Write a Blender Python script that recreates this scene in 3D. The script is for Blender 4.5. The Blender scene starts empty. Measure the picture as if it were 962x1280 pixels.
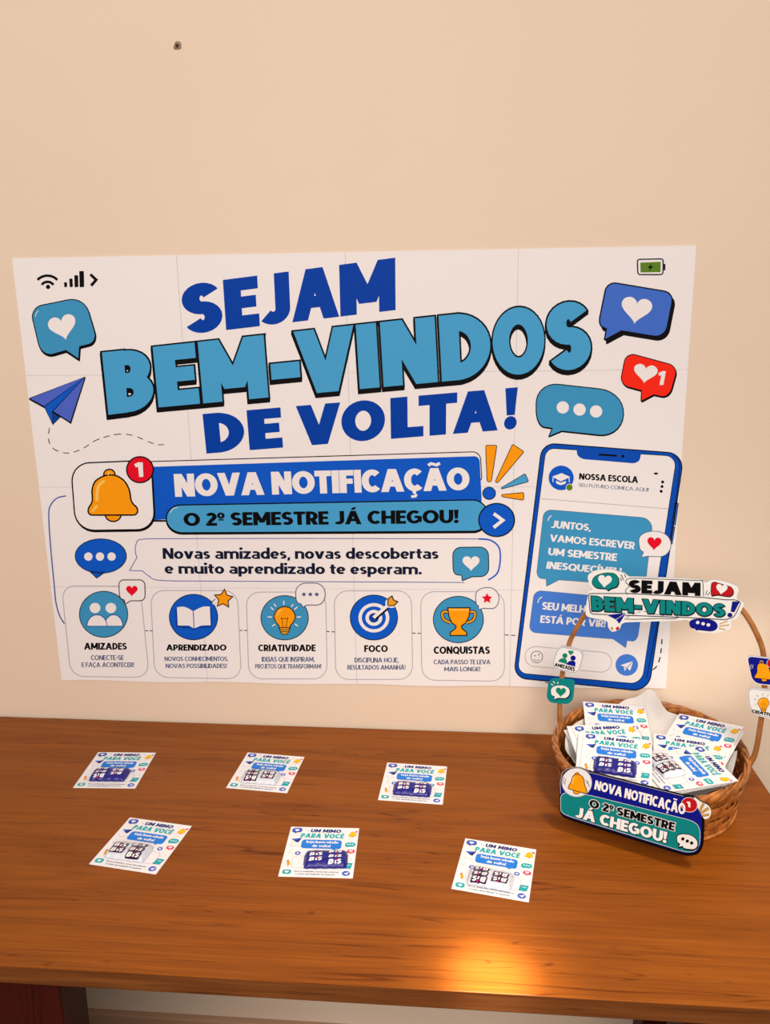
import bpy, bmesh, math, random
from mathutils import Vector, Matrix, Euler
from mathutils.geometry import tessellate_polygon
PI = math.pi
random.seed(7)
SC = bpy.context.scene
COL = SC.collection

# ------------------------------------------------------------------ camera, world, lights, exposure
CAM_C = Vector((0.1774, -1.4001, 1.5080))
CAM_R = Vector((0.99700, 0.07720, -0.00620)).normalized()
CAM_F = Vector((-0.07650, 0.96920, -0.23420)).normalized()
CAM_U = CAM_R.cross(CAM_F).normalized()
CAM_R = CAM_F.cross(CAM_U).normalized()
FPX = 1016.37
cd = bpy.data.cameras.new('camera')
cd.sensor_fit = 'VERTICAL'; cd.sensor_height = 32.0; cd.lens = FPX * 32.0 / 1280.0
cd.clip_start = 0.02; cd.clip_end = 50
cam = bpy.data.objects.new('camera', cd); COL.objects.link(cam)
cam.matrix_world = Matrix(((CAM_R.x, CAM_U.x, -CAM_F.x, CAM_C.x), (CAM_R.y, CAM_U.y, -CAM_F.y, CAM_C.y),
                           (CAM_R.z, CAM_U.z, -CAM_F.z, CAM_C.z), (0, 0, 0, 1)))
SC.camera = cam

world = bpy.data.worlds.new('room_ambience'); SC.world = world; world.use_nodes = True
bg = world.node_tree.nodes['Background']
wn = world.node_tree.nodes; wlk = world.node_tree.links.new          # the rest of the room: brighter ceiling, darker floor level
wtc = wn.new('ShaderNodeTexCoord'); wsp = wn.new('ShaderNodeSeparateXYZ'); wcr = wn.new('ShaderNodeValToRGB')
wmr = wn.new('ShaderNodeMapRange'); wmr.inputs['From Min'].default_value = -1; wmr.inputs['From Max'].default_value = 1
wlk(wtc.outputs['Generated'], wsp.inputs[0]); wlk(wsp.outputs[2], wmr.inputs['Value']); wlk(wmr.outputs[0], wcr.inputs[0])
we = wcr.color_ramp.elements; we[0].position = .38; we[0].color = (.10, .075, .06, 1); we[1].position = .72; we[1].color = (1.0, .84, .755, 1)
wk = wcr.color_ramp.elements.new(.52); wk.color = (.42, .345, .30, 1)
wlk(wcr.outputs[0], bg.inputs[0])
bg.inputs[0].default_value = (1.0, 0.84, 0.755, 1); bg.inputs[1].default_value = 0.62

def area(name, loc, aim, sx, sy, power, col):
    d = bpy.data.lights.new(name, 'AREA'); d.shape = 'RECTANGLE'; d.size = sx; d.size_y = sy; d.energy = power; d.color = col
    o = bpy.data.objects.new(name, d); COL.objects.link(o); o.location = loc
    o.rotation_euler = (Vector(aim) - Vector(loc)).to_track_quat('-Z', 'Y').to_euler(); return o
def spot(name, loc, aim, ang, power, col, blend=1.0, rad=0.05):
    d = bpy.data.lights.new(name, 'SPOT'); d.spot_size = math.radians(ang); d.spot_blend = blend; d.energy = power; d.color = col; d.shadow_soft_size = rad
    o = bpy.data.objects.new(name, d); COL.objects.link(o); o.location = loc
    o.rotation_euler = (Vector(aim) - Vector(loc)).to_track_quat('-Z', 'Y').to_euler(); return o
area('ceiling_lamp', (-0.05, -2.9, 2.35), (0.1, 0.0, 1.2), 2.4, 1.5, 75, (1.0, 0.85, 0.765))
spot('added_table_glow', (0.30, -1.0, 2.7), (0.235, -0.585, 0.75), 6.5, 330, (1.0, 0.82, 0.58), 1.0, 0.04)  # added spot that makes the highlight near the table's front edge, no known fixture
spot('added_table_glow', (0.30, -1.0, 2.7), (0.235, -0.590, 0.75), 3.6, 950, (1.0, 0.90, 0.95), 1.0, 0.02)  # second added spot, narrower, for the bright core of that highlight
spot('added_front_fill', (0.75, -1.25, 2.7), (0.42, -0.58, 0.75), 48, 128, (1.0, 0.84, 0.66), 1.0, 0.15)  # added fill to brighten the front of the tabletop, not a room lamp
spot('added_wall_glow', (1.75, -1.5, 1.9), (0.655, 0.0, 0.895), 6.4, 100, (1.0, 0.88, 0.80), 1.0, 0.04)  # added spot for the pale patch on the wall beside the basket

vs = SC.view_settings
vs.view_transform = 'Standard'; vs.look = 'None'; vs.gamma = 1.0; vs.use_curve_mapping = False
vs.exposure = 0.0

# ------------------------------------------------------------------ photo ray helpers (used to measure real positions)
def ray(x, y): return CAM_F + CAM_R * ((x - 481) / FPX) + CAM_U * ((640 - y) / FPX)
def hit(x, y, o, n):
    d = ray(x, y); return CAM_C + d * ((Vector(o) - CAM_C).dot(n) / d.dot(n))

# ------------------------------------------------------------------ colours and materials
def lin(c):
    c = c / 255.0
    return c / 12.92 if c <= 0.04045 else ((c + 0.055) / 1.055) ** 2.4
ILL = (1.05, 0.877, 0.78)        # tint of the room light on white paper
def alb(rgb): return tuple(min(0.9, lin(c) / i) for c, i in zip(rgb, ILL)) + (1,)
MATS = {}
def setp(b, **k):
    for n, v in k.items(): b.inputs[n].default_value = v
def plain(name, rgb, rough=0.5, spec=0.5, raw=False):
    key = (name, rgb)
    if key in MATS: return MATS[key]
    m = bpy.data.materials.new(name); m.use_nodes = True
    b = m.node_tree.nodes['Principled BSDF']
    b.inputs['Base Color'].default_value = (tuple(rgb) + (1,)) if raw else alb(rgb)
    b.inputs['Roughness'].default_value = rough; b.inputs['Specular IOR Level'].default_value = spec
    MATS[key] = m; return m
PAL = dict(white=(238, 221, 212), black=(10, 8, 10), navy=(0, 58, 150), sky=(72, 152, 192), royal=(14, 84, 184), bub=(62, 140, 178),
           blue=(66, 104, 186), blue2=(70, 118, 196), red=(226, 14, 36), redor=(246, 40, 22), orange=(250, 148, 14), yel=(250, 190, 90), green=(92, 124, 34),
           grey=(84, 92, 120), lgrey=(170, 160, 165), ink=(22, 26, 48), lblue=(130, 180, 210), indigo=(78, 96, 184), line=(60, 82, 150),
           deep=(14, 60, 140), bezel=(10, 72, 166), seam=(206, 192, 188), teal=(12, 118, 114), navy2=(16, 20, 118), cream=(226, 214, 204), dred=(178, 22, 28), gold=(190, 140, 60),
           cteal=(40, 160, 160), cblue=(46, 118, 198), cnavy=(40, 50, 110), cred=(226, 70, 90), cgold=(244, 180, 30), corange=(226, 150, 40), cviol=(70, 90, 180),
           bis=(18, 16, 112), wrap=(208, 200, 202), plum=(50, 20, 52), mag=(214, 30, 96), dgreen=(20, 120, 90))
def ink(k):
    m = plain('ink_' + k, PAL[k], 0.5, 0.06)
    return m

# ------------------------------------------------------------------ stroke alphabet: every glyph is a list of strokes in a box 1 high
def arc(cx, cy, rx, ry, a0, a1, n=14):
    return [(cx + rx * math.cos(math.radians(a0 + (a1 - a0) * i / n)), cy + ry * math.sin(math.radians(a0 + (a1 - a0) * i / n))) for i in range(n + 1)]
def glyph(ch, t):
    """-> (width, strokes); a stroke is ('P', points, scale), ('D', x0,y0,x1,y1,k) or ('O', x, y, r)"""
    r = t / 2; h = t * 0.84; q = h / 2; S = []
    P = lambda pts, s=1.0: S.append(('P', pts, s))
    D = lambda x0, y0, x1, y1, k=1.08: S.append(('D', x0, y0, x1, y1, k))
    base = ch; acc = None
    for k, (b_, a_) in {'Á': 'A´', 'Ã': 'A~', 'Ê': 'E^', 'É': 'E´', 'Í': 'I´', 'Ç': 'Cç', 'Â': 'A^'}.items():
        if ch == k: base, acc = b_, a_
    c = base
    if c == 'A':
        w = 0.66 + t * 1.05; hw = t * 0.54
        D(hw, 0, w / 2 - t * .04, 1); D(w - hw, 0, w / 2 + t * .04, 1); P([(w * .27, .22 + q), (w * .73, .22 + q)], .9)
    elif c == 'B':
        w = 0.40 + t * 1.0; ry = (.49 - q) / 2; ry2 = (.51 - q) / 2; cx = w - r - ry * 1.05
        P([(r, 0), (r, 1)]); P([(r, 1 - q)] + arc(cx - .02, 1 - q - ry, ry * 1.0, ry, 90, -90) + [(r, 1 - q - 2 * ry)], .92)
        P([(r, q + 2 * ry2)] + arc(w - r - ry2 * 1.1, q + ry2, ry2 * 1.1, ry2, 90, -90) + [(r, q)], .96)
    elif c == 'C':
        R_ = (.66 + t * .75) / 2; w = R_ * 1.74; P(arc(R_, .5, R_ - r, .5 - q, 46, 314, 24))
    elif c == 'D':
        w = .52 + t * .85; cx = max(r, w - r - (.5 - q))
        P([(r, 0), (r, 1)]); P([(r, 1 - q)] + arc(cx, .5, w - r - cx, .5 - q, 90, -90, 18) + [(r, q)])
    elif c in 'EF':
        w = .36 + t * .8; P([(r, 0), (r, 1)]); P([(r, 1 - q), (w, 1 - q)]); P([(r, .51), (w * .93, .51)], .92)
        if c == 'E': P([(r, q), (w, q)])
    elif c == 'G':
        w = .66 + t * .75; P(arc(w / 2, .5, w / 2 - r, .5 - q, 48, 318, 24)); P([(w - r, .12), (w - r, .56)], .96); P([(w * .52, .5), (w - r, .5)], .85)
    elif c == 'H':
        w = .52 + t; P([(r, 0), (r, 1)]); P([(w - r, 0), (w - r, 1)]); P([(r, .5), (w - r, .5)])
    elif c == 'I':
        w = t; P([(r, 0), (r, 1)])
    elif c == 'J':
        w = .30 + t * .95; rx = (w - r - .04) * .5
        P([(w - r, 1), (w - r, .34)] + arc(w - r - rx, .30, rx, .30 - q, 0, -140))
    elif c == 'K':
        w = .50 + t; P([(r, 0), (r, 1)]); D(t * .8, .42, w - t * .6, 1); D(w - t * .55, 0, t * 1.25, .55)
    elif c == 'L':
        w = .34 + t * .8; P([(r, 0), (r, 1)]); P([(r, q), (w, q)])
    elif c == 'M':
        w = .68 + t * 1.1; k = 1.05; P([(r, 0), (r, 1)]); P([(w - r, 0), (w - r, 1)])
        D(w / 2, .20, t * k / 2, 1, k); D(w / 2, .20, w - t * k / 2, 1, k)
    elif c == 'N':
        w = .54 + t; k = 1.12; P([(r, 0), (r, 1)]); P([(w - r, 0), (w - r, 1)]); D(w - t * k / 2, 0, t * k / 2, 1, k)
    elif c in 'OQ0':
        w = .72 + t * .75; P(arc(w / 2, .5, w / 2 - r, .5 - q, 0, 360, 34))
        if c == 'Q': D(w - t * .45, -.06, w * .62, .30, .95)
    elif c == 'º':
        w = .40; P(arc(w / 2, .76, .13, .17, 0, 360, 20), .62); P([(.05, .44), (.35, .44)], .5)
    elif c in 'PR':
        w = .42 + t * .95; ry = (.60 - q) / 2; cx = w - r - ry
        P([(r, 0), (r, 1)]); P([(r, 1 - q)] + arc(cx, 1 - q - ry, ry, ry, 90, -90) + [(r, 1 - q - 2 * ry)])
        if c == 'R': D(w - t * .5, 0, w * .52, .44, 1.1)
    elif c == 'S':
        w = .42 + t * .82; rx = w / 2 - r; ry = (.5 - q) / 2
        P(arc(w / 2, .5 + ry, rx, ry, 28, 262, 16) + arc(w / 2, .5 - ry, rx, ry, 82, -152, 16))
    elif c == 'T':
        w = .44 + t * .85; P([(w / 2, 0), (w / 2, 1)]); P([(0, 1 - q), (w, 1 - q)])
    elif c == 'U':
        w = .52 + t; P([(r, 1), (r, .40)] + arc(w / 2, .40, w / 2 - r, .40 - q, 180, 360, 18) + [(w - r, 1)])
    elif c == 'V':
        w = .64 + t * 1.05; hw = t * .54; D(w / 2 - t * .04, 0, hw, 1); D(w / 2 + t * .04, 0, w - hw, 1)
    elif c == 'X':
        w = .58 + t; hw = t * .55; D(hw, 0, w - hw, 1); D(w - hw, 0, hw, 1)
    elif c == 'Y':
        w = .6 + t; hw = t * .54; D(w / 2, .4, hw, 1); D(w / 2, .4, w - hw, 1); P([(w / 2, 0), (w / 2, .45)])
    elif c == 'Z':
        w = .50 + t * .75; hw = t * .62; P([(0.02, 1 - q), (w, 1 - q)]); P([(0, q), (w, q)]); D(hw, h * .5, w - hw, 1 - h * .5, 1.2)
    elif c == '1':
        w = .22 + t; P([(w - r, 0), (w - r, 1)]); P([(0.0, .80), (w - r, .93)], .85)
    elif c == '2':
        w = .40 + t * .8; P(arc(w / 2, .68, w / 2 - r, .32 - q, 160, -20, 14) + [(r * 1.2, h)]); P([(0, q), (w, q)])
    elif c == '-':
        w = .26 + t * .5; P([(0, .40), (w, .40)])
    elif c == '!':
        w = t * 1.05; S.append(('G', [(0, 1), (w, 1), (w * .82, .34), (w * .18, .34)])); S.append(('O', w / 2, t * .52, t * .54))
    elif c == ',':
        w = t * 1.0; D(w * .4, -.16, w * .6, .16, .8)
    elif c == '.':
        w = t * 1.1; S.append(('O', w / 2, t * .55, t * .56))
    elif c == ' ':
        w = .27
    else:                                   # lower case
        x = .72; bw = .54 + t * .55; rx = bw / 2 - r; ry = x / 2 - q; cy = x / 2
        if c == 'a': w = .44 + t * .75; P(arc(w / 2 - .01, x - .20, w / 2 - r, .20 - q, 150, 0, 10) + [(w - r, 0)]); P(arc(w / 2 - .01, .215, w / 2 - r, .215 - q * .8, 0, 360, 20), .8)
        elif c in 'bd': w = bw; P(arc(w / 2, cy, rx, ry, 0, 360, 24)); X = r if c == 'b' else w - r; P([(X, 0), (X, 1.05)])
        elif c in 'pq': w = bw; P(arc(w / 2, cy, rx, ry, 0, 360, 24)); X = r if c == 'p' else w - r; P([(X, -.26), (X, x)])
        elif c == 'c': R_ = (.52 + t * .55) / 2; w = R_ * 1.74; P(arc(R_, cy, R_ - r, ry, 48, 312, 18))
        elif c == 'e': w = .52 + t * .5; P(arc(w / 2, cy, w / 2 - r, ry, 4, 318, 20)); P([(r, cy - .01), (w - r * .7, cy - .01)], .72)
        elif c in 'nmh':
            w = (.44 + t) if c != 'm' else (.82 + t * 1.1); P([(r, 0), (r, x if c != 'h' else 1.05)])
            if c != 'm': P(arc(w / 2, x - .24, w / 2 - r, .24 - q, 180, 0, 12) + [(w - r, 0)])
            else:
                for k in (0, 1): s = (w - t) / 2; P(arc(r + s * (k + .5), x - .22, s / 2, .22 - q, 180, 0, 12) + [(r + s * (k + 1), 0)])
        elif c == 'o': w = bw; P(arc(w / 2, cy, rx, ry, 0, 360, 24))
        elif c == 'r': w = .28 + t * .6; P([(r, 0), (r, x)]); P(arc(r + .22, x - .26, .22, .26 - q, 180, 75, 8))
        elif c == 's':
            w = .36 + t * .6; sy = (x / 2 - q) / 2; sx = w / 2 - r
            P(arc(w / 2, x / 2 + sy, sx, sy, 28, 262, 12) + arc(w / 2, x / 2 - sy, sx, sy, 82, -152, 12), .92)
        elif c == 't': w = .30 + t * .6; P([(w * .45, .92), (w * .45, .2)] + arc(w * .45 + .14, .2, .14, .2 - q, 180, 280, 8)); P([(0, x - q), (w, x - q)], .85)
        elif c == 'u': w = .44 + t; P([(r, x), (r, .26)] + arc(w / 2, .26, w / 2 - r, .26 - q, 180, 360, 12) + [(w - r, x)]); P([(w - r, 0), (w - r, .4)])
        elif c == 'v': w = .50 + t * .9; hw = t * .54; D(w / 2, 0, hw, x); D(w / 2, 0, w - hw, x)
        elif c == 'z': w = .42 + t * .6; P([(0, x - q), (w, x - q)]); P([(0, q), (w, q)]); D(t * .6, h * .5, w - t * .6, x - h * .5, 1.1)
        elif c == 'i': w = t * 1.05; P([(w / 2, 0), (w / 2, x)]); S.append(('O', w / 2, .95, t * .56))
        elif c == 'l': w = t; P([(r, 0), (r, 1.05)])
        elif c == 'j': w = t * 1.1; P([(w / 2, x), (w / 2, -.1), (w / 2 - .12, -.22)]); S.append(('O', w / 2, .95, t * .56))
        else: w = .5
    if acc == '´': S.append(('D', w / 2 - .04, 1.08, w / 2 + .10, 1.28, .8))
    elif acc == '~': P([(w / 2 - .24, 1.12), (w / 2 - .12, 1.20), (w / 2 + .10, 1.13), (w / 2 + .24, 1.21)], .5)
    elif acc == '^': S.append(('D', w / 2 - .16, 1.08, w / 2, 1.26, .62)); S.append(('D', w / 2 + .16, 1.08, w / 2, 1.26, .62))
    elif acc == 'ç': P([(w / 2 + .02, .02), (w / 2 + .03, -.10)], .5); P([(w / 2 + .10, -.12), (w / 2 + .05, -.22), (w / 2 - .12, -.23)], .45)
    return w, S

def ribbon(pts, rx, ry, closed=False, ext=0.0):
    """quads along a path, offset by an elliptical nib"""
    pts = [p for i, p in enumerate(pts) if i == 0 or math.hypot(p[0] - pts[i - 1][0], p[1] - pts[i - 1][1]) > 1e-7]
    n = len(pts); L = []; R = []
    closed = closed or (n > 3 and math.hypot(pts[0][0] - pts[-1][0], pts[0][1] - pts[-1][1]) < 1e-6)
    if closed and math.hypot(pts[0][0] - pts[-1][0], pts[0][1] - pts[-1][1]) < 1e-6: pts = pts[:-1]; n -= 1
    seg = lambda a, b: ((b[0] - a[0]), (b[1] - a[1]))
    nrm = lambda v: (v[0] / (math.hypot(*v) or 1), v[1] / (math.hypot(*v) or 1))
    for i in range(n):
        a = nrm(seg(pts[i - 1], pts[i])) if (i > 0 or closed) else None
        b = nrm(seg(pts[i], pts[(i + 1) % n])) if (i < n - 1 or closed) else None
        if a is None: a = b
        if b is None: b = a
        m = nrm((a[0] + b[0], a[1] + b[1])) if abs(a[0] + b[0]) + abs(a[1] + b[1]) > 1e-6 else a
        k = 1 / max(.45, m[0] * a[0] + m[1] * a[1])
        nx, ny = -m[1], m[0]
        x, y = pts[i]
        if ext and not closed and i in (0, n - 1):
            s = -1 if i == 0 else 1; x += s * m[0] * ext; y += s * m[1] * ext
        L.append((x + nx * rx * k, y + ny * ry * k)); R.append((x - nx * rx * k, y - ny * ry * k))
    out = []
    for i in range(n if closed else n - 1):
        j = (i + 1) % n; out.append([L[i], L[j], R[j], R[i]])
    return out
def stroke_polys(s, t, o):
    r = t / 2; q = r * .84
    if s[0] == 'P': return ribbon(s[1], r * s[2] + o, q * s[2] + o, ext=o)
    if s[0] == 'D':
        _, x0, y0, x1, y1, k = s; hw = t * k / 2; dx, dy = x1 - x0, y1 - y0; L = math.hypot(dx, dy); e = o * L / max(abs(dy), 1e-6)
        x0e, x1e = x0 - dx / dy * o, x1 + dx / dy * o; hw += e
        return [[(x0e - hw, y0 - o), (x0e + hw, y0 - o), (x1e + hw, y1 + o), (x1e - hw, y1 + o)]]
    if s[0] == 'O': return [arc(s[1], s[2], s[3] + o, s[3] + o, 0, 360, 20)[:-1]]
    if s[0] == 'G':
        cx = sum(p[0] for p in s[1]) / len(s[1]); cy = sum(p[1] for p in s[1]) / len(s[1])
        return [[(x + (o if x > cx else -o), y + (o if y > cy else -o)) for x, y in s[1]]]

# ------------------------------------------------------------------ 2D shapes
def solve(A, b):
    n = len(b); M = [r[:] + [v] for r, v in zip(A, b)]
    for i in range(n):
        p = max(range(i, n), key=lambda k: abs(M[k][i])); M[i], M[p] = M[p], M[i]
        for k in range(n):
            if k != i:
                f = M[k][i] / M[i][i]
                if f: M[k] = [x - f * y for x, y in zip(M[k], M[i])]
    return [M[i][n] / M[i][i] for i in range(n)]
def homography(quad, w, h=1.0):
    """maps (0..w, 0..h) with y up to the quad TL,TR,BR,BL"""
    src = [(0, h), (w, h), (w, 0), (0, 0)]; A = []; b = []
    for (x, y), (u, v) in zip(src, quad):
        A.append([x, y, 1, 0, 0, 0, -u * x, -u * y]); b.append(u); A.append([0, 0, 0, x, y, 1, -v * x, -v * y]); b.append(v)
    k = solve(A, b)
    return lambda x, y: ((k[0] * x + k[1] * y + k[2]) / (k[6] * x + k[7] * y + 1), (k[3] * x + k[4] * y + k[5]) / (k[6] * x + k[7] * y + 1))
def bilinear(q, w):
    def f(x, y):
        s = x / w
        t = [q[0][d] + (q[1][d] - q[0][d]) * s for d in (0, 1)]; b = [q[3][d] + (q[2][d] - q[3][d]) * s for d in (0, 1)]
        return b[0] + (t[0] - b[0]) * y, b[1] + (t[1] - b[1]) * y
    return f
def rounded(pts, n=7):
    """pts (x,y,r) -> polygon with rounded corners"""
    out = []; N = len(pts)
    for i in range(N):
        x, y, r = pts[i]; a = pts[i - 1]; b = pts[(i + 1) % N]
        if r <= 0: out.append((x, y)); continue
        la = math.hypot(a[0] - x, a[1] - y); lb = math.hypot(b[0] - x, b[1] - y)
        ra = min(r, la * .49); rb = min(r, lb * .49)
        p = (x + (a[0] - x) / la * ra, y + (a[1] - y) / la * ra); q = (x + (b[0] - x) / lb * rb, y + (b[1] - y) / lb * rb)
        for k in range(n + 1):
            s = k / n; c = 1.45 if True else 2
            w0, w1, w2 = (1 - s) ** 2, c * s * (1 - s), s * s; W = w0 + w1 + w2
            out.append(((w0 * p[0] + w1 * x + w2 * q[0]) / W, (w0 * p[1] + w1 * y + w2 * q[1]) / W))
    return out
def smooth(pts, n=6, closed=False):
    out = []; N = len(pts); g = lambda i: pts[i % N] if closed else pts[max(0, min(N - 1, i))]
    for i in range(N if closed else N - 1):
        p0, p1, p2, p3 = g(i - 1), g(i), g(i + 1), g(i + 2)
        for k in range(n):
            s = k / n
            out.append(tuple(.5 * (2 * p1[d] + (p2[d] - p0[d]) * s + (2 * p0[d] - 5 * p1[d] + 4 * p2[d] - p3[d]) * s * s + (3 * p1[d] - p0[d] - 3 * p2[d] + p3[d]) * s ** 3) for d in (0, 1)))
    if not closed: out.append(pts[-1])
    return out
def rot(pts, cx, cy, a):
    c, s = math.cos(math.radians(a)), math.sin(math.radians(a))
    return [(cx + (x - cx) * c - (y - cy) * s, cy + (x - cx) * s + (y - cy) * c) for x, y in pts]
def ell(cx, cy, rx, ry=None, a=0, n=40):
    return rot(arc(cx, cy, rx, rx if ry is None else ry, 0, 360, n)[:-1], cx, cy, a)
def heart(cx, cy, s, a=0, asp=1.0):
    out = []
    for i in range(40):
        t = 2 * PI * i / 40
        out.append((cx + s * 16 * math.sin(t) ** 3 / 16, cy - s * asp * (13 * math.cos(t) - 5 * math.cos(2 * t) - 2 * math.cos(3 * t) - math.cos(4 * t)) / 15.5))
    return rot(out, cx, cy, a)
def star(cx, cy, R, a=0, k=.5):
    return [(cx + (R if i % 2 == 0 else R * k) * math.sin(PI * i / 5 + math.radians(a)), cy - (R if i % 2 == 0 else R * k) * math.cos(PI * i / 5 + math.radians(a))) for i in range(10)]

LV = 1.1e-4; SUB = 1.3e-5
class Art:
    """prints drawn as thin layers of ink on one surface; fp maps drawing units to the surface's own x, y"""
    def __init__(s, fp, z0=0.0, zf=None, off=(0, 0), sc=1.0):
        s.fp = fp; s.z0 = z0; s.zf = zf; s.off = off; s.sc = sc; s.acc = []
    def u(s, p): return (s.off[0] + p[0] / s.sc, s.off[1] + p[1] / s.sc)
    def raw(s, poly, col, lv, sub=0):
        pts = [s.fp(*s.u(p)) for p in poly]
        z = s.z0 + lv * LV + sub * SUB
        tris = None
        if len(pts) > 4: tris = tessellate_polygon([[Vector((a, b, 0)) for a, b in pts]])
        if s.zf:                                # drape over a curved surface: cut into small triangles
            T_ = [tuple(pts[k] for k in t) for t in (tris or [(0, 1, 2)] + ([(0, 2, 3)] if len(pts) == 4 else []))]
            for _ in range(2):
                N_ = []
                for a, b, c in T_:
                    ab, bc, ca = [((p[0] + q[0]) / 2, (p[1] + q[1]) / 2) for p, q in ((a, b), (b, c), (c, a))]
                    N_ += [(a, ab, ca), (ab, b, bc), (ca, bc, c), (ab, bc, ca)]
                T_ = N_
            V = [Vector((a, b, z + s.zf(a, b))) for t in T_ for a, b in t]
            s.acc.append((V, [(3 * k, 3 * k + 1, 3 * k + 2) for k in range(len(T_))], col)); return
        V = [Vector((a, b, z)) for a, b in pts]
        s.acc.append((V, tris or [tuple(range(len(V)))], col))
    def fill(s, pts, col, lv, line=None, lw=1.0, shadow=None, scol='black'):
        if shadow:
            s.raw([(x + shadow[0] * s.sc, y + shadow[1] * s.sc) for x, y in pts], scol, lv - 1)
            s.line([(x + shadow[0] * s.sc, y + shadow[1] * s.sc) for x, y in pts], scol, lw, lv - 1, True, 3)
            for k in (.33, .66):
                s.raw([(x + shadow[0] * s.sc * k, y + shadow[1] * s.sc * k) for x, y in pts], scol, lv - 1, 2 + 8 * (k - .33))
        s.raw(pts, col, lv)
        if line: s.line(pts, line, lw, lv, True, 5)
    def line(s, pts, col, lw, lv, closed=False, sub=5):
        w = lw * s.sc / 2
        for p in ribbon(list(pts), w, w, closed, 0): s.raw(p, col, lv, sub)
    def dashes(s, pts, col, lw, lv, dash=5.5, gap=4.0):
        pts = smooth(pts, 10); acc = 0; cur = []; on = True
        for a, b in zip(pts, pts[1:]):
            L = math.hypot(b[0] - a[0], b[1] - a[1]) / s.sc; cur.append(a); acc += L
            if acc > (dash if on else gap):
                if on and len(cur) > 1: s.line(cur + [b], col, lw, lv)
                cur = []; acc = 0; on = not on
    def text(s, txt, quad, col, lv, t=.2, o=0.0, sp=.03, xs=None, shift=(0, 0), cap=None):
        gl = [glyph(c, t) for c in txt]
        if xs:
            x_l = (quad[0][0] + quad[3][0]) / 2; x_r = (quad[1][0] + quad[2][0]) / 2; W = 10.0
            place = [((a - x_l) / (x_r - x_l) * W, (b - x_l) / (x_r - x_l) * W) for a, b in xs]
            H = bilinear(quad, W)
        else:
            tight = 'AVTYLJ'; x = 0; place = []; pos = 0
            for i, (c, g) in enumerate(zip(txt, gl)):
                place.append((pos, pos + g[0]))
                k = sp
                if i + 1 < len(txt) and ((c in 'AVTL' and txt[i + 1] in 'AVTYOCÇÃÁ') or (c in 'OD' and txt[i + 1] in 'VTA')): k = sp * .25
                pos += g[0] + k
            W = pos - sp; H = bilinear(quad, W)
        gi = 0
        for i, (c, (w, S), (a, b)) in enumerate(zip(txt, gl, place)):
            for j, st in enumerate(S):
                if xs:
                    f = (b - a) / w; fx = lambda x: a + x * f
                    ox = o
                else: fx = lambda x: a + x
                for p in stroke_polys(st, t, o):
                    if cap is not None: p = p
                    q = [H(fx(x), y) for x, y in p]
                    s.raw([(x + shift[0] * s.sc, y + shift[1] * s.sc) for x, y in q], col, lv, (j % 4) + (4 if i % 2 else 0))
    def part(s, name, parent, label=None):
        if not s.acc: return None
        V = []; F = []; MI = []; cols = []
        for v, f, c in s.acc:
            if c not in cols: cols.append(c)
            b0 = len(V); V += v
            for t in f:
                n = (v[t[1]] - v[t[0]]).cross(v[t[2]] - v[t[0]]).z
                t = tuple(b0 + k for k in t); F.append(t if n >= 0 else t[::-1]); MI.append(cols.index(c))
        me = bpy.data.meshes.new(name); me.from_pydata([tuple(p) for p in V], [], F)
        for c in cols: me.materials.append(ink(c))
        for p, m in zip(me.polygons, MI): p.material_index = m
        s.acc = []
        o = bpy.data.objects.new(name, me); COL.objects.link(o); o.parent = parent
        if label: o['label'] = label
        return o

# ------------------------------------------------------------------ object helpers
def tag(o, label=None, cat=None, group=None, kind=None):
    if label: o['label'] = label
    if cat: o['category'] = cat
    if group: o['group'] = group
    if kind: o['kind'] = kind
    return o
def empty(name, M, label, cat, group=None):
    o = bpy.data.objects.new(name, None); COL.objects.link(o); o.empty_display_size = .02
    o.matrix_world = M if isinstance(M, Matrix) else Matrix.Translation(M)
    return tag(o, label, cat, group)
def frame(o, ex, ey, n):
    return Matrix(((ex.x, ey.x, n.x, o.x), (ex.y, ey.y, n.y, o.y), (ex.z, ey.z, n.z, o.z), (0, 0, 0, 1)))
def mesh(name, V, F, mats, parent=None, smooth_=False, label=None):
    me = bpy.data.meshes.new(name); me.from_pydata([tuple(v) for v in V], [], F)
    for m in (mats if isinstance(mats, (list, tuple)) else [mats]): me.materials.append(m)
    me.validate(); me.update()
    if smooth_:
        for p in me.polygons: p.use_smooth = True
    o = bpy.data.objects.new(name, me); COL.objects.link(o)
    if parent: o.parent = parent
    if label: o['label'] = label
    return o
def boxmesh(name, lo, hi, mat, parent=None, bevel=0.0, seg=2):
    bm = bmesh.new(); bmesh.ops.create_cube(bm, size=1)
    for v in bm.verts: v.co = Vector([lo[i] + (v.co[i] + .5) * (hi[i] - lo[i]) for i in range(3)])
    if bevel: bmesh.ops.bevel(bm, geom=bm.edges[:], offset=bevel, segments=seg, profile=.5, affect='EDGES')
    me = bpy.data.meshes.new(name); bm.to_mesh(me); bm.free(); me.materials.append(mat)
    o = bpy.data.objects.new(name, me); COL.objects.link(o)
    if parent: o.parent = parent
    return o
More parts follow.
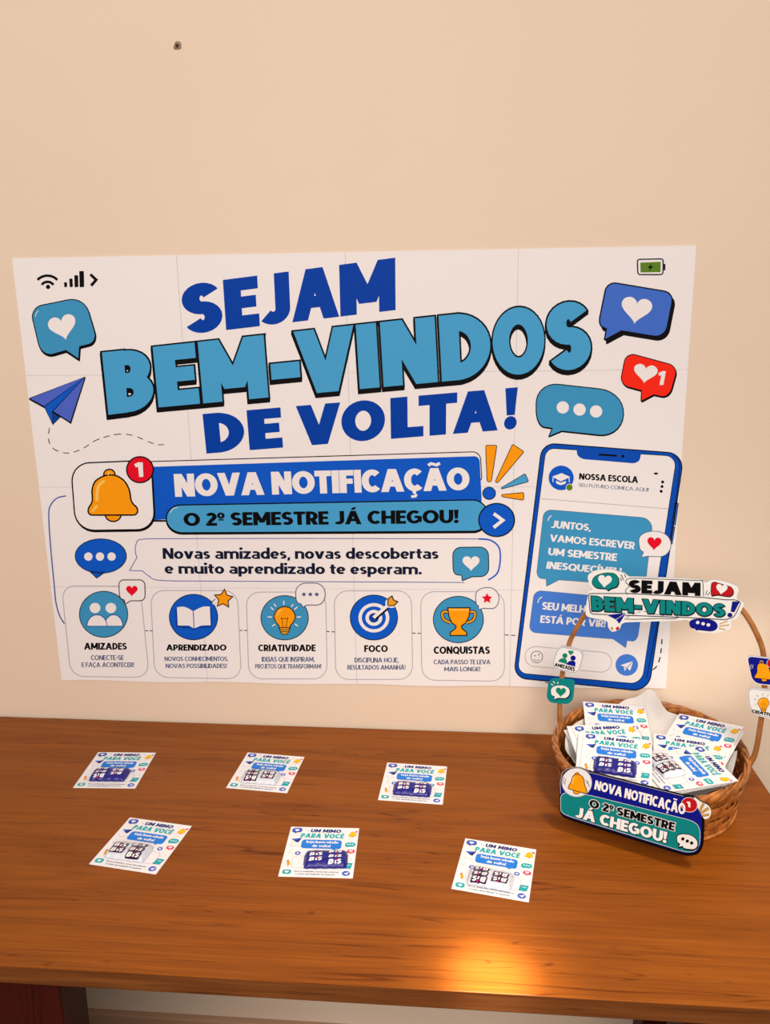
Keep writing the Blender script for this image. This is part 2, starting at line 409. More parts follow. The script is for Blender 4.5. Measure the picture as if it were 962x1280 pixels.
def plate(name, pts, z0, z1, mat_face, mat_side, parent):
    """extruded outline (pts in local x,y)"""
    n = len(pts); area2 = sum(pts[i][0] * pts[(i + 1) % n][1] - pts[(i + 1) % n][0] * pts[i][1] for i in range(n))
    if area2 < 0: pts = pts[::-1]
    V = [(x, y, z1) for x, y in pts] + [(x, y, z0) for x, y in pts]
    tr = tessellate_polygon([[Vector((x, y, 0)) for x, y in pts]])
    F = []; MI = []
    for t in tr:
        a, b, c = (Vector(V[k]) for k in t)
        if (b - a).cross(c - a).z < 0: t = t[::-1]
        F.append(tuple(t)); MI.append(0); F.append(tuple(k + n for k in t[::-1])); MI.append(1)
    for i in range(n):
        j = (i + 1) % n; F.append((i, i + n, j + n, j)); MI.append(1)
    o = mesh(name, V, F, [mat_face, mat_side], parent)
    for p, m in zip(o.data.polygons, MI): p.material_index = m
    return o
def copy_tree(o, parent=None, deep=True):
    c = o.copy(); COL.objects.link(c)
    if parent: c.parent = parent
    if deep:
        for ch in list(o.children): copy_tree(ch, c)
    return c

# ------------------------------------------------------------------ procedural surface materials
def nodes(name):
    m = bpy.data.materials.new(name); m.use_nodes = True; nt = m.node_tree
    return m, nt, nt.nodes['Principled BSDF'], (lambda t: nt.nodes.new('ShaderNode' + t)), nt.links.new
def wall_mat():
    m, nt, b, N, L = nodes('painted_plaster')
    tc = N('TexCoord'); n1 = N('TexNoise'); n1.inputs['Scale'].default_value = 2.2; n1.inputs['Detail'].default_value = 3
    L(tc.outputs['Object'], n1.inputs['Vector'])
    cr = N('ValToRGB'); cr.color_ramp.elements[0].position = .3; cr.color_ramp.elements[1].position = .75
    cr.color_ramp.elements[0].color = (.735, .625, .497, 1); cr.color_ramp.elements[1].color = (.76, .65, .522, 1)
    L(n1.outputs['Fac'], cr.inputs[0]); L(cr.outputs[0], b.inputs['Base Color'])
    n2 = N('TexNoise'); n2.inputs['Scale'].default_value = 9; n2.inputs['Detail'].default_value = 6; L(tc.outputs['Object'], n2.inputs['Vector'])
    bp = N('Bump'); bp.inputs['Strength'].default_value = .06; bp.inputs['Distance'].default_value = .02
    L(n2.outputs['Fac'], bp.inputs['Height']); L(bp.outputs[0], b.inputs['Normal'])
    setp(b, Roughness=.55); b.inputs['Specular IOR Level'].default_value = .3
    return m
def wood_mat(name, dark, mid, light, rough=.38, gx=1.0, coat=0.0, axis=0):
    m, nt, b, N, L = nodes(name)
    tc = N('TexCoord'); mp = N('Mapping')
    sc = [7.0, 7.0, 7.0]; sc[axis] = .55; mp.inputs['Scale'].default_value = sc
    L(tc.outputs['Object'], mp.inputs['Vector'])
    n0 = N('TexNoise'); n0.inputs['Scale'].default_value = 1.3; n0.inputs['Detail'].default_value = 2; n0.inputs['Distortion'].default_value = .6
    L(mp.outputs[0], n0.inputs['Vector'])
    mul = N('Math'); mul.operation = 'MULTIPLY'; mul.inputs[1].default_value = 9.0 * gx; L(n0.outputs['Fac'], mul.inputs[0])
    fr = N('Math'); fr.operation = 'SINE'; m2 = N('Math'); m2.operation = 'MULTIPLY'; m2.inputs[1].default_value = 6.0
    L(mul.outputs[0], m2.inputs[0]); L(m2.outputs[0], fr.inputs[0])
    ab = N('MapRange'); ab.inputs['From Min'].default_value = -1; ab.inputs['From Max'].default_value = 1; L(fr.outputs[0], ab.inputs['Value'])
    # fine fibres
    mp2 = N('Mapping'); s2 = [260., 260., 260.]; s2[axis] = 7.0; mp2.inputs['Scale'].default_value = s2; L(tc.outputs['Object'], mp2.inputs['Vector'])
    n3 = N('TexNoise'); n3.inputs['Scale'].default_value = 1; n3.inputs['Detail'].default_value = 4; n3.inputs['Roughness'].default_value = .65; L(mp2.outputs[0], n3.inputs['Vector'])
    # broad bands
    mp3 = N('Mapping'); s3 = [30., 30., 30.]; s3[axis] = 1.6; mp3.inputs['Scale'].default_value = s3; L(tc.outputs['Object'], mp3.inputs['Vector'])
    n4 = N('TexNoise'); n4.inputs['Scale'].default_value = 1; n4.inputs['Detail'].default_value = 5; n4.inputs['Roughness'].default_value = .6; L(mp3.outputs[0], n4.inputs['Vector'])
    mx = N('Math'); mx.operation = 'MULTIPLY_ADD'; mx.inputs[1].default_value = .08 * gx; L(ab.outputs[0], mx.inputs[0])
    a1 = N('Math'); a1.operation = 'MULTIPLY_ADD'; a1.inputs[1].default_value = .50; a1.inputs[2].default_value = .115; L(n3.outputs['Fac'], a1.inputs[0]); L(a1.outputs[0], mx.inputs[2])
    a2 = N('Math'); a2.operation = 'MULTIPLY_ADD'; a2.inputs[1].default_value = .14; L(n4.outputs['Fac'], a2.inputs[0]); L(mx.outputs[0], a2.inputs[2])
    cr = N('ValToRGB'); e = cr.color_ramp.elements
    e[0].position = .30; e[0].color = dark + (1,); e[1].position = .78; e[1].color = light + (1,)
    k = cr.color_ramp.elements.new(.54); k.color = mid + (1,)
    L(a2.outputs[0], cr.inputs[0])
    # dark thin growth lines
    mp5 = N('Mapping'); s5 = [20., 20., 20.]; s5[axis] = .9; mp5.inputs['Scale'].default_value = s5; L(tc.outputs['Object'], mp5.inputs['Vector'])
    n5 = N('TexNoise'); n5.inputs['Scale'].default_value = 1; n5.inputs['Detail'].default_value = 3; n5.inputs['Distortion'].default_value = .5; L(mp5.outputs[0], n5.inputs['Vector'])
    d5 = N('Math'); d5.operation = 'SUBTRACT'; d5.inputs[1].default_value = .5; L(n5.outputs['Fac'], d5.inputs[0])
    k5 = N('Math'); k5.operation = 'MULTIPLY'; k5.inputs[1].default_value = 8.5; L(d5.outputs[0], k5.inputs[0])
    g5 = N('Math'); g5.operation = 'PINGPONG'; g5.inputs[1].default_value = .25; L(k5.outputs[0], g5.inputs[0])
    h5 = N('Math'); h5.operation = 'MULTIPLY_ADD'; h5.inputs[1].default_value = .22; L(n4.outputs['Fac'], h5.inputs[0]); L(g5.outputs[0], h5.inputs[2])
    c5 = N('ValToRGB'); c5.color_ramp.elements[0].position = .085; c5.color_ramp.elements[1].position = .135
    c5.color_ramp.elements[0].color = (.50, .43, .37, 1); c5.color_ramp.elements[1].color = (1, 1, 1, 1); L(h5.outputs[0], c5.inputs[0])
    mm = N('MixRGB'); mm.blend_type = 'MULTIPLY'; mm.inputs[0].default_value = 1; L(cr.outputs[0], mm.inputs[1]); L(c5.outputs[0], mm.inputs[2])
    L(mm.outputs[0], b.inputs['Base Color'])
    bp = N('Bump'); bp.inputs['Strength'].default_value = .10; bp.inputs['Distance'].default_value = .001; L(n3.outputs['Fac'], bp.inputs['Height']); L(bp.outputs[0], b.inputs['Normal'])
    setp(b, Roughness=rough); b.inputs['Specular IOR Level'].default_value = .13
    return m
def cane_mat(name, a, c, scale=(60, 60, 60)):
    m, nt, b, N, L = nodes(name)
    tc = N('TexCoord'); n = N('TexNoise'); n.inputs['Scale'].default_value = 70; n.inputs['Detail'].default_value = 4
    L(tc.outputs['Object'], n.inputs['Vector'])
    cr = N('ValToRGB'); cr.color_ramp.elements[0].position = .3; cr.color_ramp.elements[1].position = .72
    cr.color_ramp.elements[0].color = a + (1,); cr.color_ramp.elements[1].color = c + (1,)
    L(n.outputs['Fac'], cr.inputs[0]); L(cr.outputs[0], b.inputs['Base Color']); setp(b, Roughness=.30)
    return m
M_WALL = wall_mat()
M_TABLE = wood_mat('varnished_table_wood', (.16, .042, .0045), (.265, .076, .0075), (.37, .113, .013), .36)
M_EDGE = wood_mat('table_edge_wood', (.075, .022, .006), (.15, .05, .012), (.24, .09, .025), .40, 1.6)
M_LEG = wood_mat('dark_leg_wood', (.028, .003, .0018), (.042, .005, .0026), (.06, .008, .004), .45, 1, 0, 2)
M_CANE = cane_mat('woven_cane', (.25, .070, .012), (.60, .24, .055))
M_CANE2 = cane_mat('rim_cane', (.20, .058, .010), (.56, .22, .05))
M_BAND = cane_mat('handle_cane', (.26, .095, .022), (.40, .165, .045))
M_BASE = plain('white_trim_paint', (190, 140, 108), .5)
M_PAPER = ink('white')

# ------------------------------------------------------------------ the setting
def quadplane(name, pts, mat):
    o = mesh(name, pts, [tuple(range(len(pts)))], mat); tag(o, kind='structure'); return o
wl = boxmesh('wall_back', (-3.0, 0.0, 0.0), (3.0, 0.12, 3.0), M_WALL); tag(wl, kind='structure')
bb = boxmesh('baseboard_back', (-3.0, -0.015, 0.0), (3.0, 0.0, 0.062), M_BASE, None, .003); tag(bb, kind='structure')
mfl, nt, b_, N_, L_ = nodes('brown_floor_tile')
tcf = N_('TexCoord'); br = N_('TexBrick'); br.offset = 0; br.inputs['Scale'].default_value = 1.0
br.inputs['Color1'].default_value = (.17, .12, .085, 1); br.inputs['Color2'].default_value = (.19, .135, .095, 1); br.inputs['Mortar'].default_value = (.10, .075, .055, 1)
br.inputs['Brick Width'].default_value = .45; br.inputs['Row Height'].default_value = .45; br.inputs['Mortar Size'].default_value = .004
L_(tcf.outputs['Object'], br.inputs['Vector']); L_(br.outputs[0], b_.inputs['Base Color']); setp(b_, Roughness=.3)
fl = boxmesh('floor', (-3.0, -3.2, -0.1), (3.0, 0.12, 0.0), mfl); tag(fl, kind='structure')

# ------------------------------------------------------------------ table
TZ = 0.75
tab = empty('wooden_table', (-0.15, -0.31, 0.0), 'long brown wooden table against the wall holding the cards and the basket', 'table')
def child_box(name, lo, hi, mat, par, bev=.0, seg=2, label=None):
    o = boxmesh(name, [lo[i] - par.location[i] for i in range(3)], [hi[i] - par.location[i] for i in range(3)], mat, par, bev, seg)
    if label: o['label'] = label
    return o
child_box('tabletop', (-1.05, -0.6135, TZ - 0.0022), (0.705, -0.008, TZ), M_TABLE, tab, .0009, 2)
child_box('apron_edge', (-1.05, -0.6130, TZ - 0.0262), (0.7045, -0.0085, TZ - 0.0022), M_EDGE, tab, .001, 2, 'darker brown edge band under the tabletop')
child_box('leg', (-1.00, -0.605, 0), (-0.288, -0.54, TZ - 0.0262), M_LEG, tab, .003, 2, 'dark red brown slab leg')
child_box('leg', (0.4567, -0.605, 0), (0.69, -0.54, TZ - 0.0262), M_LEG, tab, .003, 2, 'dark red brown slab leg')
child_box('leg', (-1.00, -0.085, 0), (-0.80, -0.02, TZ - 0.0262), M_LEG, tab, .003, 2, 'dark red brown slab leg')
child_box('leg', (0.56, -0.085, 0), (0.69, -0.02, TZ - 0.0262), M_LEG, tab, .003, 2, 'dark red brown slab leg')

# ------------------------------------------------------------------ wall marks
def wall_hit(x, y, off=0.0): return hit(x, y, (0, -off, 0), Vector((0, 1, 0)))
h0 = wall_hit(221.5, 57.5)
wh = empty('wall_plug', h0, 'small dark screw hole with chipped paint high on the cream wall', 'wall plug')
rr = .0036
V = []; F = []
for k, (rad, dy) in enumerate(((.0024, -.0002), (.0034, -.0016), (.0046, -.0014), (.0062, -.0001))):
    for i in range(20):
        a = 2 * PI * i / 20; jj = 1 + .16 * math.sin(3 * a + k) + (.35 if (k == 3 and 0 < a < 1.2) else 0)
        V.append((rad * jj * math.cos(a), dy, rad * jj * math.sin(a)))
for k in range(3):
    for i in range(20): F.append((k * 20 + i, k * 20 + (i + 1) % 20, (k + 1) * 20 + (i + 1) % 20, (k + 1) * 20 + i))
mesh('chipped_rim', V, F, plain('chipped_plaster', (150, 118, 92), .8), wh, True)
V = [(.0030 * math.cos(2 * PI * i / 20), -.0009 if i % 2 else -.0012, .0030 * math.sin(2 * PI * i / 20)) for i in range(20)] + [(0, -.0006, 0)]
mesh('screw', V, [(i, (i + 1) % 20, 20) for i in range(20)], plain('rusty_screw', (52, 26, 10), .7), wh)
# ------------------------------------------------------------------ poster taped on the wall: sixteen printed sheets
PN = Vector((0, -1, 0)); PROLL = 0.0095
PEX = Vector((math.cos(PROLL), 0, math.sin(PROLL))); PEY = Vector((-math.sin(PROLL), 0, math.cos(PROLL)))
PTH = 0.0016
PO = Vector((0, -PTH, 0.75 + 0.8610)) + PEY * (-0.387)        # poster centre
poster = empty('welcome_poster', frame(PO, PEX, PEY, PN), 'large white welcome back poster of taped sheets on the wall behind the table', 'poster')
def poster_uv(x, y):
    d = hit(x, y, PO, PN) - PO; return d.dot(PEX), d.dot(PEY)
pq = [poster_uv(*p) for p in ((15, 323), (870, 307), (832, 861), (77, 850))]
HP = homography(pq, 1.0)
rs = [0, .2545, .512, .757, 1.0]
for j in range(4):
    for i in range(4):
        x0, x1, y0, y1 = i / 4, (i + 1) / 4, 1 - rs[j], 1 - rs[j + 1]
        g = .0004; th = .0002 * ((i + j) % 2)
        c = [HP(x0 + (g if i else 0), y0 - (g if j else 0)), HP(x1 - (g if i < 3 else 0), y0 - (g if j else 0)), HP(x1 - (g if i < 3 else 0), y1 + (g if j < 3 else 0)), HP(x0 + (g if i else 0), y1 + (g if j < 3 else 0))]
        V = []; F = []; NX = 10
        for k in range(NX + 1):                                   # the lowest sheets curl off the wall a little
            for (A, B, up) in ((c[0], c[1], 1), (c[3], c[2], 0)):
                x = A[0] + (B[0] - A[0]) * k / NX; y = A[1] + (B[1] - A[1]) * k / NX
                wv = 0
                if j == 3 and not up: wv = .0012 * math.sin(7 * (i + k / NX)) - .0004
                V.append((x, y + wv, 0.0)); V.append((x, y + wv, -PTH + .0003))
        for k in range(NX):
            a = k * 4; F += [(a, a + 2, a + 6, a + 4), (a, a + 4, a + 5, a + 1), (a + 2, a + 3, a + 7, a + 6)]
        F += [(0, 1, 3, 2), (NX * 4, NX * 4 + 2, NX * 4 + 3, NX * 4 + 1)]
        mesh('sheet', V, F, M_PAPER, poster)
back = [HP(.003, .997), HP(.997, .997), HP(.997, .004), HP(.003, .004)]
mesh('backing_tape', [(x, y, -.0009) for x, y in back], [(0, 3, 2, 1)], ink('seam'), poster)
A = Art(poster_uv, .00012)
def Q(*v): return [(v[i], v[i + 1]) for i in range(0, len(v), 2)]
def AX(ox, oy, sc): A.off = (ox, oy); A.sc = sc
AX(0, 0, 1)
# headline
A.text('SEJAM', Q(228, 356.5, 494, 322, 494.5, 387.5, 233, 418.5), 'navy', 1, .30, xs=[(228, 277), (280.5, 323), (326, 362), (364, 423), (424.5, 494)])
A.part('headline_lettering', poster)
bq = Q(127, 440.5, 736, 374.5, 738.5, 460, 135, 515)
bB = Q(127.5, 440.5, 190, 434, 193, 511.5, 135.6, 518.5)
bx = [(194.5, 246.5), (250.5, 332.5), (338, 374), (369.5, 444), (447, 472), (477, 545), (550, 612.5), (615.5, 680), (683.5, 737.5)]
for k_, sh in enumerate(((-.3, 4.4), (-.2, 3.0), (-.1, 1.5), (0, 0))):
    for tx, q_, x_ in (('B', bB, [(131.5, 191.5)]), ('EM-VINDOS', bq, bx)): A.text(tx, q_, 'black', 1 + .4 * k_, .30, o=.026, xs=x_, shift=sh)
for tx, q_, x_ in (('B', bB, [(131.5, 191.5)]), ('EM-VINDOS', bq, bx)): A.text(tx, q_, 'sky', 3.2, .30, xs=x_)
A.part('welcome_lettering', poster, 'light blue lettering with thick black outline')
A.text('DE VOLTA!', Q(253, 517.5, 647, 484, 645, 536, 258, 567), 'navy', 1, .30,
       xs=[(255.5, 305), (310, 352), (358, 368), (371, 426), (426.5, 481), (488, 529), (523, 571), (566, 622.5), (630.5, 646)])
A.part('subheadline_lettering', poster)
# status icons
AX(20, 330, 4.81)
A.raw(ell(193, 138, 13), 'black', 1)
A.line(arc(190, 150, 43, 43, 215, 325), 'black', 3.2, 1); A.line(arc(189, 148, 80, 78, 222, 318), 'black', 3.2, 1)
A.part('wifi_icon', poster)
for a, b, c in ((288, 308, 110), (320, 342, 88), (350, 375, 68), (380, 410, 43)): A.raw(rounded([(a, c, 5), (b - 2, c - 1, 5), (b, 138, 5), (a + 3, 140, 5)]), 'black', 1)
A.part('signal_icon', poster)
A.line([(447, 62), (482, 95), (452, 130)], 'black', 3.6, 1); A.part('chevron_icon', poster)
def bubble(name, pts, col, hearts=(), shadow=None, lw=1.3, extra=None, line='black'):
    A.fill(rounded(pts), col, 2, line, lw, shadow)
    for h_ in hearts: A.raw(heart(*h_), 'white', 3)
    if extra: extra()
    A.part(name, poster)
bubble('speech_bubble', [(84, 262, 75), (410, 196, 95), (492, 470, 70), (383, 497, 0), (377, 572, 4), (300, 520, 0), (155, 562, 85)], 'bub', [(280, 372, 84, -14, .95)], (1.0, 2.4),
       extra=lambda: A.line(smooth([(118, 315), (122, 297), (136, 281)]), 'white', .8, 3))
A.fill([(80, 808), (415, 678), (170, 857)], 'indigo', 2, 'black', 1.0, (.3, 1.6))
A.fill([(170, 857), (415, 678), (222, 885), (220, 962)], 'royal', 2, 'black', 1.0)
A.fill([(222, 885), (415, 680), (328, 952)], 'indigo', 3, 'black', 1.0, (.5, 1.3))
A.fill([(220, 890), (222, 965), (264, 922)], 'deep', 3, 'black', .8)
A.part('paper_plane', poster)
A.dashes([(202, 985), (195, 1050), (225, 1110), (310, 1137), (400, 1110), (480, 1060), (600, 1025), (700, 1030), (800, 1070), (860, 1087), (925, 1078)], 'black', 1.0, 1, 7, 5)
A.part('dashed_trail', poster)
AX(580, 290, 3.006)
A.fill(rounded([(650, 103, 9), (747, 101, 9), (746, 160, 9), (652, 160, 9)]), 'white', 1, 'ink', 1.6)
A.raw([(661, 115), (738, 112), (737, 151), (662, 152)], 'green', 2); A.raw([(749, 120), (756, 120), (755, 144), (749, 144)], 'ink', 1)
A.raw([(704, 116), (688, 136), (698, 135), (693, 149), (710, 128), (700, 129)], 'black', 3)
A.part('battery_icon', poster)
bubble('speech_bubble', [(270, 563, 85), (604, 600, 95), (592, 772, 85), (366, 748, 0), (317, 769, 4), (330, 738, 0), (270, 728, 60)], 'bub', (), (0, .8),
       extra=lambda: [A.raw(ell(x, y, 23), 'white', 3) for x, y in ((370, 659), (433, 667), (495, 674))])
AX(740, 340, 7.53)
bubble('like_bubble', [(138, 90, 90), (768, 195, 95), (684, 622, 110), (275, 555, 0), (112, 642, 12), (132, 535, 0), (55, 500, 80)], 'blue', [(415, 345, 145, 8, .92)], (2.6, 4.6), 1.7)
def one(): A.text('1', Q(628, 940, 692, 932, 668, 1062, 608, 1066), 'white', 3, .34)
bubble('notification_bubble', [(318, 756, 90), (806, 888, 90), (722, 1185, 90), (575, 1155, 0), (458, 1218, 10), (462, 1115, 0), (258, 1062, 85)], 'redor', [(500, 945, 112, 8, .85)], (.8, 1.4), 1.2, one)
# notification banner
AX(0, 0, 1)
A.fill(rounded([(186, 577, 4), (600, 564.5, 10), (602, 600, 3), (190, 620, 2)]), 'white', 1, 'black', 1.2)
A.fill(rounded([(188, 583.5, 1), (599, 570, 7), (602, 628, 3), (192, 650, 1)]), 'royal', 2)
A.line([(190, 651), (216, 651)], 'black', 2.2, 2)
A.text('NOVA NOTIFICAÇÃO', Q(217, 592.5, 586, 584, 587, 612.5, 219, 621), 'white', 3, .29, sp=.02)
A.part('notification_banner', poster, 'royal blue banner with white lettering')
A.fill(rounded([(207, 631.5, 19), (609, 624.5, 19), (610, 664, 19), (209, 666, 19)]), 'sky', 4, 'black', 1.6, (0, 1.6))
A.text('O 2º SEMESTRE JÁ CHEGOU!', Q(229, 641, 573, 637, 573, 653.8, 230, 657.5), 'black', 5, .25)
A.line(smooth([(213, 641), (216, 636), (222, 634)]), 'white', .8, 5)
A.part('semester_banner', poster, 'light blue pill banner with black lettering')
AX(40, 550, 3.006)
A.fill(rounded([(146, 88, 70), (448, 76, 70), (462, 336, 66), (165, 340, 70)]), 'white', 4, 'black', 1.7, (.8, 1.6))
AX(100, 560, 6.87)
A.fill(ell(286, 570, 68, 60), 'orange', 5, 'black', 1.8)
A.fill(ell(253, 225, 48, 42), 'orange', 5, 'black', 1.8)
A.fill(rounded([(250, 228, 50), (340, 238, 90), (425, 330, 80), (440, 470, 40), (500, 515, 30), (490, 575, 30), (75, 575, 30), (68, 515, 30), (110, 470, 40), (100, 310, 90), (180, 245, 60)]), 'orange', 6, 'black', 1.9)
A.line(smooth([(212, 280), (165, 320), (150, 380), (146, 455)]), 'yel', 3.6, 7); A.line([(150, 492), (105, 545)], 'yel', 3, 7)
A.raw(ell(255, 225, 16), 'yel', 6, 8); A.raw(ell(258, 230, 10), 'black', 7)
A.part('bell_icon', poster)
A.fill(ell(516, 185, 114, 111), 'red', 8, 'black', 1.7)
A.text('1', Q(470, 128, 540, 122, 545, 246, 488, 250), 'white', 9, .36)
A.part('badge', poster, 'red round badge with a white one')
AX(340, 550, 3.006)
A.fill(ell(843, 300, 67, 62), 'royal', 7, 'black', 1.5); A.line([(832, 276), (866, 301), (832, 328)], 'white', 4.2, 8)
A.part('arrow_button', poster)
for pts, c in ((rounded([(802, 20, 4), (844, 20, 4), (823, 157, 8), (807, 157, 8)]), 'orange'), (rounded([(903, 15, 6), (946, 44, 6), (846, 162, 8), (838, 156, 4)]), 'orange'),
               (rounded([(950, 126, 5), (963, 156, 5), (862, 184, 4), (860, 180, 4)]), 'lblue'), (rounded([(862, 205, 3), (945, 197, 6), (945, 226, 6), (864, 213, 3)]), 'orange')):
    A.fill(pts, c if c != 'lblue' else 'sky', 3, 'black', .9); A.part('burst_ray', poster)
A.fill(ell(815, 200, 24, 23), 'royal', 3, 'black', 1.0); A.part('burst_dot', poster)
# message box
AX(0, 0, 1)
box = smooth([(580, 728), (400, 727), (260, 726.3), (200, 725.4), (186, 720), (178, 713.5)], 5) + [(162, 713)] + smooth([(171, 697), (169, 688), (171, 678), (178, 674), (220, 673.2), (420, 673), (600, 673.6)], 5)
A.line(box, 'line', .9, 1)
A.line(smooth([(598, 673.6), (612, 675), (622, 682), (625, 692), (624, 708), (620, 718), (610, 725)]), 'royal', 1.9, 1)
A.text('Novas amizades, novas descobertas', Q(203, 685, 548, 685.2, 548, 698.6, 203.5, 698.6), 'ink', 1, .22)
A.text('e muito aprendizado te esperam.', Q(205, 704, 527, 704.8, 527, 718, 206, 717), 'ink', 1, .22)
A.part('message_box', poster)
A.fill(ell(126, 695, 32, 21.5), 'royal', 2, 'black', 1.0); A.fill([(112, 713), (121, 722.5), (131, 714)], 'royal', 2, None); A.line([(113, 715), (121, 722.5), (130, 716)], 'black', 1.0, 2, sub=6)
for x in (110.5, 125, 139.5): A.raw(ell(x, 695.6, 5.2), 'white', 3)
A.part('chat_bubble', poster)
AX(340, 550, 3.006)
bubble('heart_bubble', [(678, 403, 32), (812, 402, 32), (814, 512, 32), (750, 514, 0), (714, 529, 3), (712, 508, 0), (680, 505, 25)], 'bub', [(747, 460, 32, 0, .95)], None, 1.1)
AX(40, 550, 3.006)
A.line(smooth([(128, 210), (95, 218), (70, 245), (63, 285), (70, 400), (83, 540), (90, 610), (104, 660), (122, 690)]), 'line', 1.5, 1); A.part('bracket_line', poster)
# five value panels
def panel(name, poly, title, tq, l1, q1, l2, q2, icon):
    e = bpy.data.objects.new(name, None); COL.objects.link(e); e.parent = poster
    AX(0, 0, 1)
    A.line(rounded([(x, y, 17) for x, y in poly]), 'lgrey', .9, 1, True); A.part('panel_outline', e)
    bx_ = lambda a, b, c, d: Q(a, b, c, b, c, d, a, d)
    A.text(title, bx_(*tq), 'black', 1, .25)
    A.text(l1, bx_(*q1), 'grey', 1, .185); A.text(l2, bx_(*q2), 'grey', 1, .185); A.part('caption', e)
    icon(e)
def disc(cx, cy, rx, ry, col, e):
    A.fill(ell(cx, cy, rx, ry, 0, 56), col, 2, 'black', 1.0); A.part('disc', e)
def ic_people(e):
    AX(80, 720, 6.87); disc(340, 328, 207, 197, 'bub', e)
    for x0, x1, hx in ((350, 505, 403), (198, 370, 267)):
        A.raw(ell(hx, 274, 46, 44), 'white', 3)
        A.fill(arc((x0 + x1) / 2, 430, (x1 - x0) / 2, 98, 180, 360) , 'white', 3 if x0 > 300 else 4, 'deep', .9)
    A.part('people_icon', e)
    A.fill(rounded([(470, 33, 45), (694, 33, 45), (697, 212, 45), (572, 212, 0), (525, 242, 4), (518, 206, 0), (478, 190, 30)]), 'white', 3, 'black', 1.1)
    A.raw(heart(583, 122, 50), 'red', 4); A.part('heart_bubble', e)
panel('value_panel', Q(77, 732, 175, 733, 186.5, 846.5, 88.5, 845.5), 'AMIZADES', (105, 803.5, 158.5, 812), 'CONECTE-SE', (113.5, 819, 154.5, 825), 'E FAÇA ACONTECER!', (102, 828, 167.5, 833.8), ic_people)
def ic_book(e):
    AX(180, 720, 6.87); disc(425, 352, 207, 195, 'royal', e)
    A.fill([(268, 282), (283, 282), (290, 420), (430, 452), (570, 420), (565, 282), (580, 282), (584, 436), (490, 438), (430, 464), (370, 438), (274, 436)], 'deep', 3)
    A.raw(smooth([(283, 268), (350, 264), (423, 302)], 4) + [(430, 450)] + smooth([(385, 424), (290, 424)], 2), 'white', 4)
    A.raw([(423, 302)] + smooth([(423, 302), (500, 264), (565, 262)], 4) + [(572, 422), (490, 424), (430, 450)], 'white', 4, 3); A.line([(423, 302), (430, 450)], 'deep', 1.0, 5); A.part('book_icon', e)
    A.line([(575, 225), (612, 198)], 'black', .9, 3); A.line([(590, 240), (625, 215)], 'white', 1.8, 3)
    A.fill(star(683, 195, 82, 5, .52), 'orange', 4, 'black', 1.2); A.part('star_icon', e)
panel('value_panel', Q(188, 738, 296.5, 738, 301.5, 848.5, 193.5, 846.5), 'APRENDIZADO', (207.6, 805.5, 283, 813.2), 'NOVOS CONHECIMENTOS,', (205.5, 820.7, 285, 826.2), 'NOVAS POSSIBILIDADES!', (207, 829.5, 283.4, 835), ic_book)
def bulb(cx, cy, s, lv, e, lw=1.2):
    """lightbulb about 88 units in radius at scale s"""
    g = lambda pts: [(cx + x * s, cy + y * s) for x, y in pts]
    A.fill(g(smooth([(0, -88), (60, -66), (90, -8), (76, 42), (48, 78), (42, 100), (-42, 100), (-48, 78), (-76, 42), (-90, -8), (-60, -66)], 5, True)), 'orange', lv, 'black', lw)
    A.fill(g(rounded([(-42, 92, 10), (42, 92, 10), (38, 128, 14), (18, 150, 10), (-18, 150, 10), (-38, 128, 14)])), 'corange', lv + 1, 'black', lw * .8)
    A.line(g([(-40, 110), (40, 110)]), 'black', lw * .7, lv + 2); A.line(g([(-36, 127), (36, 127)]), 'black', lw * .7, lv + 2)
    A.line(g(smooth([(-14, 92), (-22, 30), (-30, 8), (-14, 18), (0, 10), (14, 18), (30, 8), (22, 30), (14, 92)])), 'black', lw * .55, lv + 1)
    A.line(g(smooth([(-62, -10), (-48, -44), (-20, -62)])), 'yel', lw * 1.3, lv + 1)
def ic_bulb(e):
    AX(300, 720, 6.87); disc(382, 358, 203, 190, 'bub', e); bulb(382, 350, 1.0, 3, e); A.part('lightbulb_icon', e)
    for a, b, c, d in ((375, 212, 375, 246), (290, 238, 310, 262), (264, 268, 288, 290), (236, 350, 274, 352), (275, 430, 302, 412), (455, 240, 440, 264), (492, 264, 466, 288), (486, 352, 522, 350), (470, 410, 495, 430)):
        A.line([(a, b), (c, d)], 'white', 1.3, 3)
    A.part('light_rays', e)
    A.fill([(x, y) for x, y in rounded([(478, 60, 90), (730, 60, 90), (730, 250, 90), (575, 248, 0), (536, 268, 3), (526, 240, 0), (478, 225, 60)])], 'white', 4, 'grey', 1.1)
    for x in (548, 603, 658): A.raw(ell(x, 157, 15), 'grey', 5)
    A.part('thought_bubble', e)
panel('value_panel', Q(307.5, 740, 407, 740, 408.8, 848.5, 311, 848.5), 'CRIATIVIDADE', (322.5, 805.6, 394.3, 814), 'IDEIAS QUE INSPIRAM,', (327, 821, 393, 827), 'PROJETOS QUE TRANSFORMAM!', (319, 830, 401.5, 835.6), ic_bulb)
def ic_target(e):
    AX(410, 720, 8.017); disc(458, 415, 237, 225, 'royal', e)
    for r_, c in ((155, 'white'), (121, 'royal'), (84, 'white'), (50, 'deep')): A.raw(ell(458, 418, r_, r_ * .95), c, 3 + (155 - r_) / 40)
    A.part('target_rings', e)
    A.line([(480, 424), (600, 318)], 'black', 3.2, 6.4); A.line([(455, 415), (600, 290)], 'white', 4.0, 7); A.raw(ell(635, 268, 62, 50), 'white', 5)
    A.fill([(598, 290), (600, 228), (640, 198), (655, 238), (698, 256), (660, 296), (612, 296)], 'corange', 8, 'black', 1.3); A.part('dart', e)
